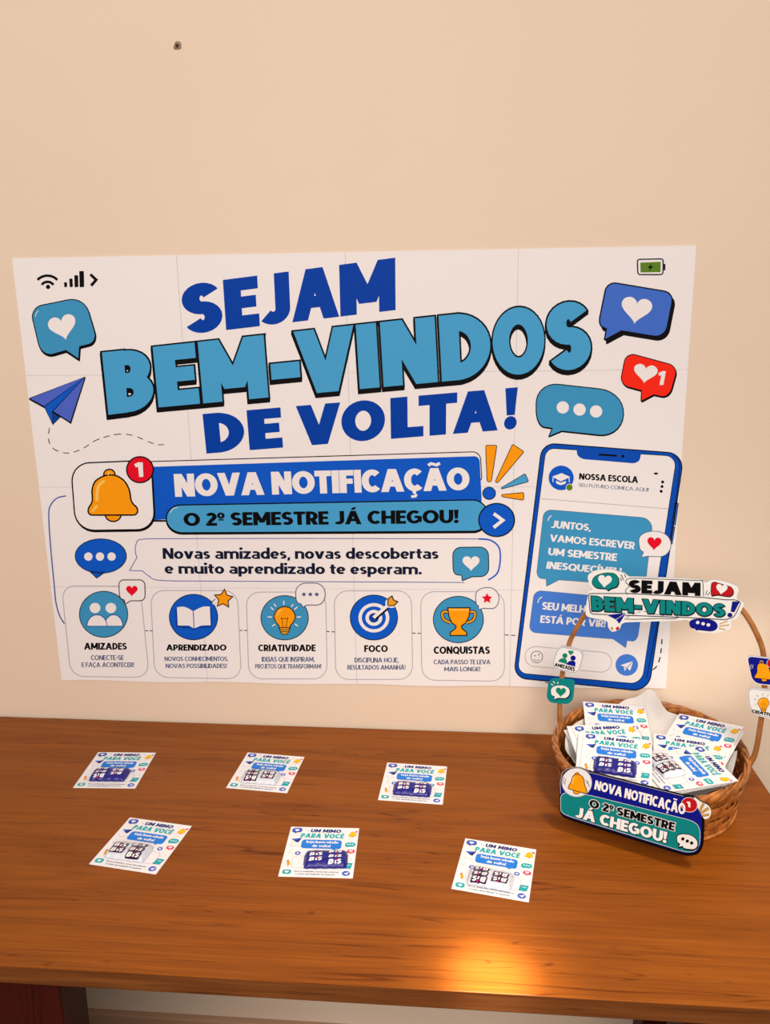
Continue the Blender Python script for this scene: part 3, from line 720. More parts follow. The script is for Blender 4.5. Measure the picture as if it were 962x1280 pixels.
panel('value_panel', Q(417.5, 738.5, 514, 738.5, 515.6, 849, 419.5, 849.5), 'FOCO', (455, 806.4, 484.5, 815), 'DISCIPLINA HOJE,', (443, 822, 498, 828), 'RESULTADOS AMANHÃ!', (434, 831.2, 506.7, 837), ic_target)
def ic_cup(e):
    AX(520, 720, 6.87); disc(362, 373, 215, 199, 'bub', e)
    for pts in ([(280, 312), (238, 305), (222, 330), (240, 375), (295, 400)], [(452, 308), (496, 308), (506, 335), (485, 380), (430, 402)]):
        p_ = smooth(pts); A.line(p_, 'black', 4.4, 2.5); A.line(p_, 'corange', 2.4, 3)
    A.fill([(270, 272), (462, 272), (452, 350), (425, 400), (388, 428), (392, 450), (432, 482), (434, 510), (292, 510), (294, 482), (338, 450), (343, 428), (306, 400), (282, 350)], 'orange', 4, 'black', 1.3)
    A.line([(282, 290), (450, 290)], 'yel', 1.4, 5); A.part('trophy_icon', e)
    A.fill(rounded([(510, 98, 95), (710, 98, 95), (710, 282, 95), (580, 276, 0), (535, 288, 3), (535, 255, 0), (510, 240, 60)]), 'white', 4, 'grey', 1.0)
    A.raw(star(608, 192, 48, 0, .5), 'red', 5); A.part('star_bubble', e)
panel('value_panel', Q(525.5, 739.5, 630, 739.5, 630.2, 851.5, 527, 850), 'CONQUISTAS', (541.8, 808, 612, 817.2), 'CADA PASSO TE LEVA', (541.8, 824.5, 612.7, 830.3), 'MAIS LONGE!', (555, 833.5, 600, 839), ic_cup)
AX(0, 0, 1)
for a, b, c, d in ((181.5, 788.4, 191, 788.4), (299, 788, 309, 788), (407.5, 789.3, 418.5, 789.8), (515, 791.3, 526, 791.8), (630.5, 793.6, 644, 794.2)):
    for k0, k1 in ((0, .38), (.6, 1)): A.line([(a + (c - a) * k0, b + (d - b) * k0), (a + (c - a) * k1, b + (d - b) * k1)], 'black', 1.0, 1)
    A.part('dashed_connector', poster)
# drawn phone
AX(620, 540, 3.7)
ph = bpy.data.objects.new('phone_drawing', None); COL.objects.link(ph); ph.parent = poster
A.fill(rounded([(212, 50, 62), (868, 100, 75), (704, 1200, 75), (80, 1136, 60)]), 'bezel', 1, 'black', 1.3)
A.line(smooth([(820, 108), (846, 140), (842, 220), (800, 560), (742, 900), (694, 1140)], 6), 'black', .9, 1, sub=8)
A.fill(rounded([(230, 74, 40), (834, 112, 52), (672, 1166, 55), (98, 1114, 42)]), 'white', 2, 'black', .8)
A.fill(rounded([(370, 72, 0), (670, 95, 0), (660, 147, 34), (376, 123, 34)]), 'bezel', 3, None)
A.line([(474, 104), (558, 110)], 'black', 2.4, 4); A.raw(ell(585, 112, 7), 'black', 4)
A.fill([(826, 328), (842, 330), (828, 430), (811, 428)], 'blue', 1, 'black', .8); A.fill([(811, 436), (826, 438), (813, 518), (799, 516)], 'blue', 1, 'black', .8)
A.part('phone_body', ph)
A.raw(ell(300, 212, 62, 60), 'white', 3, 3); A.raw(ell(300, 212, 58, 57), 'royal', 3, 7)
A.fill([(258, 206), (302, 190), (342, 208), (298, 228)], 'white', 4); A.raw(rounded([(276, 224, 2), (298, 234, 2), (322, 226, 2), (322, 238, 8), (298, 246, 6), (276, 238, 8)]), 'white', 4, 4); A.line([(262, 210), (262, 232)], 'white', 1.0, 4); A.line([(336, 212), (338, 232)], 'white', 1.0, 4)
A.raw(ell(338, 256, 17), 'white', 4, 7); A.raw(ell(338, 256, 14.5), 'green', 5)
A.part('profile_badge', ph)
A.text('NOSSA ESCOLA', Q(384, 190, 656, 205, 655, 236, 382, 219), 'black', 3, .25); A.text('SEU FUTURO COMEÇA AQUI!', Q(381, 236, 705, 259, 704, 276, 380, 252), 'grey', 3, .12)
A.line([(208, 308), (796, 355)], 'lgrey', .7, 3)
A.raw(ell(738, 192, 10, 5), 'black', 3)
for x, y in ((769, 231), (766, 252), (762, 274)): A.raw(ell(x, y, 7), 'black', 3)
A.part('chat_header', ph)
A.fill(rounded([(220, 357, 36), (726, 399, 55), (688, 712, 45), (290, 684, 0), (232, 714, 3), (230, 680, 0), (184, 674, 36)]), 'bub', 3, 'grey', .5)
A.text('JUNTOS,', Q(258, 408, 440, 426, 436, 457, 252, 443), 'white', 4, .225); A.text('VAMOS ESCREVER', Q(250, 473, 641, 508, 638, 542, 246, 505), 'white', 4, .225)
A.text('UM SEMESTRE', Q(243, 535, 560, 562, 556, 597, 238, 568), 'white', 4, .225); A.text('INESQUECÍVEL!', Q(236, 598, 581, 629, 576, 660, 230, 631), 'white', 4, .225)
A.line(smooth([(240, 410), (244, 396), (256, 386)]), 'white', 1.1, 4); A.part('message_bubble', ph)
A.fill(rounded([(660, 456, 85), (808, 460, 85), (806, 578, 85), (694, 574, 0), (670, 580, 2), (680, 555, 0), (658, 540, 40)]), 'white', 6, 'grey', .8); A.raw(heart(730, 512, 33, 4), 'red', 7); A.part('heart_bubble', ph)
A.fill(rounded([(176, 731, 34), (678, 777, 40), (652, 970, 40), (605, 964, 0), (598, 998, 2), (540, 957, 0), (150, 926, 34)]), 'blue2', 3, 'grey', .4)
A.text('SEU MELHOR', Q(214, 785, 478, 808, 474, 843, 210, 820), 'white', 4, .225); A.text('ESTÁ POR VIR!', Q(206, 847, 508, 870, 504, 903, 202, 881), 'white', 4, .225)
A.line(smooth([(192, 790), (198, 772), (212, 762)]), 'white', 1.1, 4); A.part('reply_bubble', ph)
A.line(rounded([(138, 988, 50), (536, 1022, 50), (528, 1114, 50), (128, 1080, 50)]), 'lgrey', .8, 3, True)
A.line(ell(187, 1040, 27), 'grey', .8, 3, True); A.line(smooth([(172, 1050), (184, 1058), (198, 1052)]), 'grey', .8, 3); A.raw(ell(178, 1034, 3.4), 'grey', 3); A.raw(ell(196, 1030, 3.4), 'grey', 3)
A.part('input_field', ph)
A.fill(ell(603, 1077, 52, 50), 'blue2', 3); A.raw([(574, 1078), (634, 1058), (618, 1104), (604, 1090)], 'white', 4); A.line([(634, 1058), (602, 1092)], 'blue2', .9, 5); A.raw([(590, 1086), (602, 1092), (592, 1106)], 'white', 4, 3); A.part('send_button', ph)
A.dashes([(766, 958), (763, 1000), (756, 1045), (742, 1082), (714, 1108)], 'black', 1.5, 1, 6, 4.5); A.part('dashed_trail', poster)
# ------------------------------------------------------------------ printed gift cards
CW, CH = .1043, .1134
def card_xy(x, y): return (x / 100 - .5) * CW, (.5 - y / 109.) * CH
def build_card():
    e = empty('gift_card', Matrix(), 'x', 'card', 'printed gift cards')
    boxmesh('card_sheet', (-CW / 2, -CH / 2, -.0004), (CW / 2, CH / 2, 0), M_PAPER, e)
    C = Art(card_xy, .00012)
    bx = lambda a, b, c, d: [(a, b), (c, b), (c, d), (a, d)]
    C.text('UM MIMO', [(31, 5), (75, 5), (74, 12.5), (30, 12.5)], 'cnavy', 2, .27, sp=.07); 
    C.text('PARA VOCÊ', [(18, 15.5), (80, 15.5), (79, 25.5), (17, 25.5)], 'white', 1, .30, o=.06, sp=.07)
    C.text('PARA VOCÊ', [(18, 15.5), (80, 15.5), (79, 25.5), (17, 25.5)], 'cteal', 3, .28, sp=.07); C.part('title_lettering', e)
    C.fill(rounded([(21, 29.5, 5), (78, 29.5, 5), (78, 49, 5), (71, 49, 0), (69, 52, 1), (64, 49, 0), (21, 49, 5)]), 'cblue', 2)
    C.text('Seja bem-vindo', bx(27, 32, 73, 37.4), 'white', 3, .23); C.text('de volta!', bx(37, 40.5, 63, 46), 'white', 3, .23); C.part('greeting_bubble', e)
    C.fill(rounded([(3.5, 4, 4), (17, 3, 4), (17.5, 12.5, 4), (11, 13, 0), (8, 15.5, .6), (8, 13, 0), (4, 13, 3)]), 'cviol', 2, 'cnavy', .9); C.raw(heart(10.5, 8.2, 3.2), 'white', 3); C.part('heart_bubble', e)
    C.raw([(5, 29), (20, 26), (10, 33)], 'cviol', 2); C.raw([(10, 33), (20, 26), (16, 36.5), (12, 35)], 'cnavy', 2, 3); C.part('paper_plane', e)
    C.line(smooth([(7, 40), (6, 43), (10, 45), (18, 42.5)]), 'lgrey', .5, 1); C.part('dashed_trail', e)
    C.fill(rounded([(87, 17, 3), (89, 10, 4), (93, 9, 4), (96, 13, 3), (97, 18.5, 1), (86, 20.5, 1)]), 'cgold', 2, 'corange', .8); C.raw(ell(92, 20.5, 2.2, 1.6), 'corange', 2); C.raw(ell(97, 9, 1.9), 'cred', 3); C.part('bell_icon', e)
    C.fill(rounded([(83, 34, 5), (98, 33.5, 5), (98, 43, 5), (88, 43.5, 0), (85.5, 45.5, .5), (86, 43.4, 0), (83, 43, 3)]), 'cteal', 2)
    for x in (87, 90.5, 94): C.raw(ell(x, 38.4, 1.2), 'white', 3)
    C.part('chat_bubble', e)
    C.fill(rounded([(87, 49.5, 3.5), (98, 49.5, 3.5), (98, 57, 3.5), (94, 57, 0), (92, 59.5, .5), (91, 57, 0), (87, 56.5, 3)]), 'cred', 2); C.raw(heart(92.5, 53, 2.6), 'white', 3); C.part('like_bubble', e)
    C.fill(ell(79.5, 58.5, 3.8), 'cviol', 2); C.raw(ell(79.5, 58.5, 1.7), 'white', 3); C.part('eye_badge', e)
    C.fill(ell(19, 60, 4), 'cviol', 1); C.raw(ell(19, 60, 1.7), 'white', 2); C.part('eye_badge', e)
    C.line(rounded([(14, 66, 6), (86, 66, 6), (86, 91, 6), (14, 91, 6)]), 'lgrey', .5, 1, True); C.part('candy_frame', e)
    C.raw([(6, 76), (9, 75), (12, 84), (9.5, 88.5), (8, 85)], 'corange', 2); C.raw([(6, 76), (9, 75), (9.6, 77), (6.6, 78)], 'cred', 2, 3); C.part('pencil_icon', e)
    C.fill([(87, 79), (97, 79), (95, 90), (85, 90)], 'cteal', 2, 'cnavy', .4); C.line([(89, 83), (94.5, 83)], 'white', .9, 3); C.part('notebook_icon', e)
    C.fill(rounded([(4, 95, 3.5), (16, 95, 3.5), (16, 104, 3.5), (4, 104, 3.5)]), 'cteal', 2); C.raw(heart(10, 99.5, 2.8), 'white', 3); C.part('heart_badge', e)
    C.fill(ell(90, 100, 5.4, 5), 'cviol', 2); C.raw([(86.5, 100.5), (94, 97), (91, 103.5), (89.5, 101.5)], 'white', 3); C.part('plane_badge', e)
    C.text('Novas amizades, novas descobertas', bx(20, 96.6, 80, 99.2), 'grey', 1, .16); C.text('e muito aprendizado te esperam.', bx(22, 101.8, 76, 104.4), 'grey', 1, .16); C.part('message_text', e)
    for x, y, c in ((24, 7, 'cred'), (27, 9, 'cviol'), (13, 20, 'cgold'), (83, 8, 'cteal'), (9, 52, 'cteal'), (7, 58, 'cnavy'), (88, 25, 'corange'), (92, 27, 'lgrey'), (88, 66, 'cgold'), (94, 70, 'cteal'), (12, 62, 'corange')):
        C.line([(x, y), (x + .9, y + 1.6)], c, .8, 1); C.part('confetti_dash', e)
    return e
CARD0 = build_card()
SHEET0 = [c for c in CARD0.children if c.name.startswith('card_sheet')][0]
ncard = [0]
def place_card(x, y, z, yaw, tilt, roll, label, only_sheet=False, grp='printed gift cards'):
    if ncard[0] == 0: e = CARD0
    elif only_sheet:
        e = CARD0.copy(); COL.objects.link(e); copy_tree(SHEET0, e)
    else: e = copy_tree(CARD0)
    ncard[0] += 1
    ey = Vector((-math.sin(yaw), math.cos(yaw), 0)); ex = Vector((math.cos(yaw), math.sin(yaw), 0)); ez = Vector((0, 0, 1))
    e2 = ey * math.cos(tilt) + ez * math.sin(tilt); n = ex.cross(e2); e1 = ex * math.cos(roll) + n * math.sin(roll); n2 = e1.cross(e2)
    M = frame(Vector((x, y, z)), e1, e2, n2); e.matrix_world = M
    e['label'] = label; e['category'] = 'card'; e['group'] = grp
    return e
def card_pt(e, u, v, dz=0):
    """point on a placed card, u,v in card units"""
    a, b = card_xy(u, v); return e.matrix_world @ Vector((a, b, dz))

# ------------------------------------------------------------------ wrapped chocolate wafers
BL, BD, BH = .060, .036, .0088
def bar_z(x, y):
    fx = max(0, 1 - abs(x / (BL / 2)) ** 7) ** .4; fy = max(0, 1 - abs(y / (BD / 2)) ** 3.0) ** .5
    groove = .0008 * math.exp(-(x / .0022) ** 2) + .0006 * math.exp(-(y / .002) ** 2)
    return max(.0006, BH * fx * fy - groove)
def build_bar(kind, dy):
    white = kind == 'white'
    e = empty('chocolate_bar', Matrix(), 'x', 'chocolate', 'wrapped chocolate wafers')
    NX, NY = 36, 24; V = []; F = []; rnd = random.Random(3)
    for i in range(NX + 1):
        for j in range(NY + 1):
            x = -BL / 2 + BL * i / NX; s = math.sin((j / NY - .5) * PI); y = BD / 2 * s
            w = .0006 * math.sin(i * 1.9 + j * .4) * max(0, abs(x) / (BL / 2) - .72) * 3
            yy = y * (1 + .03 * math.sin(i * .8)) * (1 - .10 * max(0, abs(x) / (BL / 2) - .8) * 3)
            V.append((x, yy, bar_z(x, y) + w + .0002))
    n0 = len(V)
    V += [(v[0], v[1], 0.0) for v in V]
    k = lambda i, j: i * (NY + 1) + j
    for i in range(NX):
        for j in range(NY):
            F.append((k(i, j), k(i + 1, j), k(i + 1, j + 1), k(i, j + 1))); F.append((n0 + k(i, j), n0 + k(i, j + 1), n0 + k(i + 1, j + 1), n0 + k(i + 1, j)))
    for i in range(NX):
        F.append((k(i, 0), n0 + k(i, 0), n0 + k(i + 1, 0), k(i + 1, 0))); F.append((k(i, NY), k(i + 1, NY), n0 + k(i + 1, NY), n0 + k(i, NY)))
    for j in range(NY):
        F.append((k(0, j), k(0, j + 1), n0 + k(0, j + 1), n0 + k(0, j))); F.append((k(NX, j), n0 + k(NX, j), n0 + k(NX, j + 1), k(NX, j + 1)))
    m = plain('white_wrapper' if white else 'blue_wrapper', PAL['wrap' if white else 'bis'], .32, .5)
    mesh('wrapper', V, F, m, e, True)
    # end folds
    for sx in (-1, 1):
        pts = [(sx * (BL / 2 - .0035), -.012), (sx * (BL / 2 + .0012), -.010), (sx * (BL / 2 + .0012), .010), (sx * (BL / 2 - .0035), .012)]
        Vf = [(x, y, .0012 + (.0042 if i in (0, 3) else 0)) for i, (x, y) in enumerate(pts)] + [(x, y, .0002) for x, y in pts]
        mesh('end_fold', Vf, [(0, 1, 2, 3), (4, 7, 6, 5), (0, 4, 5, 1), (1, 5, 6, 2), (2, 6, 7, 3), (3, 7, 4, 0)], m, e)
    C = Art(lambda x, y: (x * .001, y * .001), .0009, bar_z)
    def logo(cx, cy, s=1.0):
        w, h = 19.0 * s, 7.0 * s
        q = [(cx - w / 2 + 1.2, cy + h / 2 - .2), (cx + w / 2 + .8, cy + h / 2 + .3), (cx + w / 2 - .9, cy - h / 2 + .2), (cx - w / 2 - .4, cy - h / 2 - .3)]
        if white:
            pp = rounded([(cx - w / 2 - 2.2, cy - h / 2 - 1.5, 1), (cx - w / 2 - .8, cy + h / 2 + 1.2, 1.2), (cx - 1.5, cy + h / 2 + .9, .5), (cx, cy + h / 2 + 2.0, 1), (cx + 2, cy + h / 2 + 1.1, .5), (cx + w / 2 + 2.8, cy + h / 2 + 1.6, 1), (cx + w / 2 + 1.0, cy - h / 2 - 1.2, 1.2), (cx, cy - h / 2 - 1.7, 1)], 4)
            C.raw(pp, 'plum', 1)
        C.text('B', [q[0], (q[0][0] + w * .40, q[0][1] + .1), (q[3][0] + w * .40, q[3][1] + .1), q[3]], 'white', 3, .25)
        C.text('S', [(q[0][0] + w * .66, q[1][1] - .1), (q[0][0] + w * 1.0, q[1][1]), (q[3][0] + w * 1.0, q[2][1]), (q[3][0] + w * .66, q[2][1] - .1)], 'white', 3, .25)
        C.raw([(cx + .4, cy + .9), (cx + 2.6, cy + 1.1), (cx + 1.9, cy - 3.0), (cx - .3, cy - 3.1)], 'white', 3)
        C.raw(ell(cx + 1.7, cy + 2.9, 1.15, 1.0), 'mag' if white else 'redor', 3, 3)
        C.part('printed_logo', e)
    for cx, cy in ((-14, 4.8), (-14, -5.6), (13.5, 10.4), (13.5, 0.0), (13.5, -10.2)): logo(cx, max(-12.6, min(12.6, cy + dy)), .95)
    return e
BAR = {}
def place_bar(kind, card, u, v, a, label):
    key = (kind, 90 < a < 270)
    if key in BAR: e = copy_tree(BAR[key])
    else: e = BAR[key] = build_bar(kind, 2.6 if key[1] else -2.6)
    M = card.matrix_world.copy(); M.translation = card_pt(card, u, v, .0009)
    e.matrix_world = M @ Matrix.Rotation(math.radians(a), 4, 'Z')
    e['label'] = label
    return e
CZ = TZ + .0006
T = {1: (-0.3869, -0.1806, 0.0492), 2: (-0.1259, -0.1704, -0.0787), 3: (0.1268, -0.1865, -0.0579), 4: (-0.2666, -0.3771, -0.1433), 5: (-0.001, -0.3748, 0.0294), 6: (0.2506, -0.3953, -0.1873)}
where = {1: 'white gift card with upside-down blue chocolate, left end of the back row on the table', 2: 'white gift card with upside-down white chocolate in the middle of the back row', 3: 'white gift card with upright blue chocolate in the back row, nearest the basket',
         4: 'white gift card with upright white chocolate, left end of the front row on the table', 5: 'white gift card with upright blue chocolate in the middle of the front row', 6: 'white gift card with upside-down white chocolate, nearest the table front edge'}
bars = {1: ('blue', 47, 74, 180, 'upside-down blue wrapped chocolate on the leftmost card of the back row'), 2: ('white', 47, 75, 181, 'upside-down white wrapped chocolate on the middle card of the back row'),
        3: ('blue', 50, 77, 0, 'blue wrapped chocolate on the back row card nearest the basket'), 4: ('white', 42, 76, 1, 'white wrapped chocolate reading upright on the leftmost card of the front row'),
        5: ('blue', 60, 75, 3, 'blue wrapped chocolate sitting off-centre to the right on the middle front row card'), 6: ('white', 47, 80, 178, 'upside-down white wrapped chocolate on the card nearest the table front edge')}
for k in T:
    x, y, a = T[k]; c = place_card(x, y, CZ, a, 0, 0, where[k]); kd, u, v, ang, lb = bars[k]
    b = place_bar(kd, c, u, v, ang, lb)
    if k in (1, 3, 5): b.scale = (1.0, .98, 1)

# ------------------------------------------------------------------ woven basket
BC = Vector((.502, -.197, TZ)); D1 = Vector((-.5305, -.8477, 0)).normalized(); D2 = Vector((-D1.y, D1.x, 0))
EA, EB, BHT = .157, .1440, .088
def bk(th, z, off=0.0):
    f = 1 - min(1, z / BHT)
    return D1 * ((EA * (1 - .16 * f) + off) * math.cos(th)) + D2 * ((EB * (1 - .085 * f) + off) * math.sin(th)) + Vector((.0042 * f, .0091 * f, z))
basket = empty('wicker_basket', BC, 'round woven brown wicker basket with tall hoop handle holding gift cards', 'basket')
NST = 28
def tube(name, pts, r, mat, par, closed=True, ns=8, ry=None, ref=Vector((0, 0, 1))):
    n = len(pts); V = []; F = []
    for i in range(n):
        a = pts[(i - 1) % n] if closed or i > 0 else pts[i]; b = pts[(i + 1) % n] if closed or i < n - 1 else pts[i]
        t = (b - a).normalized(); u = t.cross(ref)
        if u.length < 1e-4: u = t.cross(Vector((1, 0, 0)))
        u.normalize(); w = u.cross(t)
        for k in range(ns):
            an = 2 * PI * (k + .5) / ns; V.append(pts[i] + u * r * math.cos(an) + w * (ry or r) * math.sin(an))
    for i in range(n if closed else n - 1):
        j = (i + 1) % n
        for k in range(ns): F.append((i * ns + k, i * ns + (k + 1) % ns, j * ns + (k + 1) % ns, j * ns + k))
    if not closed: F += [tuple(range(ns))[::-1], tuple((n - 1) * ns + k for k in range(ns))]
    return mesh(name, V, F, mat, par, True)
V = [bk(2 * PI * i / 60, .003, -.004) for i in range(60)] + [bk(2 * PI * i / 60, .0005, -.004) for i in range(60)]
mesh('base', V, [tuple(range(60)), tuple(range(119, 59, -1))] + [(i, (i + 1) % 60 , 60 + (i + 1) % 60, 60 + i) for i in range(60)], M_CANE, basket)
for k in range(NST):
    th0 = 2 * PI * k / NST; V = []; F = []
    for j in range(7):
        z = .004 + .078 * j / 6
        for dth, off in ((-.014, .0002), (.014, .0002), (.014, -.0014), (-.014, -.0014)): V.append(bk(th0 + dth, z, off))
    for j in range(6):
        for q in range(4): F.append((j * 4 + q, j * 4 + (q + 1) % 4, j * 4 + 4 + (q + 1) % 4, j * 4 + 4 + q))
    mesh('stake', V, F, M_CANE, basket)
NR = 5; RH = .0142
for i in range(NR):
    V = []; F = []; n = NST * 8; zc = .0120 + RH * i
    for j in range(n):
        th = 2 * PI * j / n; w = math.cos(NST / 2 * th + PI * i); w = math.copysign(abs(w) ** .45, w)
        off = .0018 * w + .0006; jz = .0006 * math.sin(5 * th + 2.1 * i)
        h = RH * .5 - .0004
        for dz, do in ((h, .0004), (h * .4, .0013), (-h * .4, .0013), (-h, .0004), (-h, -.0006), (h, -.0006)): V.append(bk(th, zc + dz + jz, off + do))
    for j in range(n):
        j2 = (j + 1) % n
        for q in range(6): F.append((j * 6 + q, j * 6 + (q + 1) % 6, j2 * 6 + (q + 1) % 6, j2 * 6 + q))
    mesh('weft_strand', V, F, M_CANE, basket)
tube('base_ring', [bk(2 * PI * i / 90, .0030, .0018) for i in range(90)], .0030, M_CANE2, basket)
for s_ in range(4):
    pts = []; NT = 8; n = 480
    for i in range(n):
        th = 2 * PI * i / n; ph = NT * th + s_ * PI / 2
        pts.append(bk(th, .0840 + .0046 * math.sin(ph), .0032 * math.cos(ph) + .0005))
    tube('rim_strand', pts, .0024, M_CANE2, basket, True, 8, .0056)
# hoop handle
HL = Vector((.3706, -.1368, .84)); HRr = Vector((.6519, -.2368, .84)); HX = (HRr - HL).normalized(); HW = (HRr - HL).length
HN = Vector((HX.y, -HX.x, 0)).normalized()
if HN.dot(CAM_C - HL) < 0: HN = -HN
hp = [(.035, -.05), (.012, -.02), (0, .0), (-.008, .03), (-.003, .0865), (.024, .1415), (.056, .1694), (.108, .2005), (.21, .236), (.35, .256), (.49, .2615), (.63, .2615), (.75, .2575), (.8315, .2475), (.885, .235), (.947, .2055), (.986, .1755), (1.007, .123), (1.008, .072), (1.0, .02), (.985, .0), (.96, -.02), (.94, -.05)]
hp = smooth(hp, 6)
tube('handle', [HL + HX * (HW * a) + Vector((0, 0, b)) - BC for a, b in hp], .0042, M_BAND, basket, False, 8, .0046, HN)

# ------------------------------------------------------------------ tissue paper lining
V = []; F = []; NRr, NTt = 22, 110; rnd = random.Random(11)
waves = [(rnd.uniform(25, 75), rnd.uniform(0, 2 * PI), rnd.uniform(0, 6.3), rnd.uniform(.0020, .0050)) for _ in range(9)]
tp = empty('tissue_paper', BC + Vector((0, 0, .005)), 'crumpled white tissue paper lining the wicker basket', 'tissue paper')
def peak(th, c, w): d = (th - c + PI) % (2 * PI) - PI; return math.exp(-(d / w) ** 2)
def ang_of(x, y): v = Vector((x - BC.x, y - BC.y, 0)); return math.atan2(v.dot(D2) / EB, v.dot(D1) / EA)
PKS = [(ang_of(.535, -.055), .17, .034), (ang_of(.50, -.06), .22, .018), (ang_of(.650, -.240), .30, .020), (ang_of(.37, -.19), .22, .004), (ang_of(.40, -.11), .2, .004)]
for i in range(NRr + 1):
    r = i / NRr
    for j in range(NTt):
        th = 2 * PI * j / NTt
        s = r * (.80 + .09 * r) 
        x, y = (D1 * (EA * s * math.cos(th)) + D2 * (EB * s * math.sin(th))).xy
        z = .018 + .052 * r ** 3.2 + sum(pk * peak(th, c, w) * r ** 5 for c, w, pk in PKS)
        cr_ = sum(a * abs(math.sin(f * (x * math.cos(d) + y * math.sin(d)) + p)) for f, d, p, a in waves)
        V.append((x, y, z + (cr_ - .012) * (.35 + .65 * r)))
for i in range(NRr):
    for j in range(NTt): F.append((i * NTt + j, (i + 1) * NTt + j, (i + 1) * NTt + (j + 1) % NTt, i * NTt + (j + 1) % NTt))
mt, nt, b_, N_, L_ = nodes('tissue'); b_.inputs['Base Color'].default_value = (.78, .77, .74, 1); setp(b_, Roughness=.7)
b_.inputs['Subsurface Weight'].default_value = .0
tis = mesh('paper_sheet', V, F, mt, tp)

# ------------------------------------------------------------------ cards in the basket
P = {'A': (0.466, -0.1260, 0.8365, -0.0843, 0.185, -0.0148), 'B': (0.4444, -0.2087, 0.8411, 0.133, 0.1612, 0.0055), 'C': (0.4400, -0.2525, 0.8458, -0.2200, 0.1373, 0.0197),
     'D': (0.588, -0.1710, 0.8375, -0.5922, 0.22, 0.10), 'E': (0.5555, -0.2303, 0.8366, -0.2359, 0.0916, -0.0083), 'F': (0.538, -0.2660, 0.8420, -1.36, 0.0849, 0.01)}
GB = 'gift cards piled in the basket'
def below(p, dz, dx=0, dy=0, da=0): return (p[0] + dx, p[1] + dy, p[2] - dz, p[3] + da) + tuple(p[4:])
cA = place_card(*P['A'], 'gift card furthest back on the basket\'s left pile, under two others', grp=GB)
cB = place_card(*P['B'], 'gift card tilted the other way, between the back and front cards of the left pile', grp=GB)
cC = place_card(*P['C'], 'gift card on top of the basket\'s left pile, carrying a blue chocolate', grp=GB)
cD = place_card(*P['D'], 'gift card at the back right of the basket, its corner over the rim', grp=GB)
cE = place_card(*P['E'], 'gift card in the middle of the basket\'s right pile, half covered by a turned card', grp=GB)
cF = place_card(*P['F'], 'gift card turned sideways on top of the right pile, with white chocolate', grp=GB)
place_card(*below(P['C'], .0022, -.006, .004, .03), 'white card edge directly under the blue chocolate\'s card in the basket', True, GB)
place_card(*below(P['B'], .0016, -.010, -.002, -.05), 'white card whose left edge peeks from under the tilted card in the basket', True, GB)
place_card(*below(P['B'], .0100, -.008, .008, .08), 'lowest white card at the left side of the basket, leaning against the tissue', True, GB)
place_card(*below(P['D'], .0042, -.002, -.008, -.02), 'white card just below the back right card in the basket', True, GB)
place_card(*below(P['F'], .0030, -.006, -.001, .02), 'white card first below the sideways card in the basket', True, GB)
place_card(*below(P['F'], .0055, -.011, -.002, .04), 'lowest white card seen below the sideways card in the basket', True, GB)
place_bar('blue', cC, 49, 76, -1, 'blue wrapped chocolate on the top card of the basket\'s left pile')
place_bar('white', cF, 40, 78, 3, 'white wrapped chocolate on the sideways card in the basket')

# ------------------------------------------------------------------ signs on the basket
def sign(name, o, ex, n, label, cat, outline, ox, oy, sc, face, thick=.003, side='cream'):
    ey = n.cross(ex)
    c = [hit(ox + x / sc, oy + y / sc, o, n) for x, y in outline]
    ctr = sum(c, Vector()) / len(c)
    e = empty(name, frame(ctr, ex, ey, n), label, cat)
    fp = lambda x, y: ((lambda d: (d.dot(ex), d.dot(ey)))(hit(x, y, o, n) - ctr))
    plate('board', [fp(ox + x / sc, oy + y / sc) for x, y in outline], -thick, 0, ink(face), ink(side), e)
    return e, Art(fp, .0001, None, (ox, oy), sc)
PX = Vector((.909, -.417, 0)).normalized(); PNN = Vector((-PX.y * -1, -PX.x, 0)); PNN = Vector((PX.y, -PX.x, 0)).normalized()
if PNN.dot(CAM_C - BC) < 0: PNN = -PNN
PO_ = BC + PNN * .1665
outl = rounded([(42, 330, 50), (46, 180, 40), (62, 118, 40), (140, 86, 60), (222, 118, 30), (500, 190, 20), (790, 262, 20), (850, 264, 40), (890, 300, 10), (952, 326, 40), (952, 392, 34), (914, 404, 6), (906, 600, 60), (830, 632, 60), (740, 606, 20), (110, 412, 30), (50, 388, 50)], 6)
e, S = sign('notification_sign', PO_, PX, PNN, 'navy and teal notification sign fixed to the front of the basket', 'sign', outl, 690, 940, 4.81, 'black', .0035, 'black')
S.raw(rounded([(846, 262, 20), (892, 298, 10), (954, 324, 40), (954, 394, 34), (914, 404, 6), (880, 350, 20)]), 'cream', 2); S.line([(50, 250), (48, 180), (62, 122), (90, 100), (140, 89), (190, 98), (222, 121), (500, 193), (790, 265)], 'lgrey', .6, 2); S.part('cream_border', e)
S.raw(rounded([(48, 330, 50), (52, 180, 40), (66, 124, 40), (140, 92, 60), (222, 124, 30), (500, 197, 20), (790, 270, 20), (850, 275, 30), (900, 385, 30), (894, 586, 60), (826, 615, 60), (740, 590, 20), (110, 396, 30), (54, 372, 50)], 6), 'navy2', 1); S.part('navy_panel', e)
S.fill(rounded([(50, 330, 40), (50, 250, 30), (110, 240, 30), (240, 262, 40), (866, 418, 60), (890, 470, 30), (886, 580, 60), (826, 608, 60), (740, 583, 20), (110, 389, 30), (54, 366, 50)], 6), 'teal', 2, 'cream', .5); S.part('teal_panel', e)
S.fill(ell(148, 182, 90, 86, 8), 'cream', 3, 'lgrey', .8)
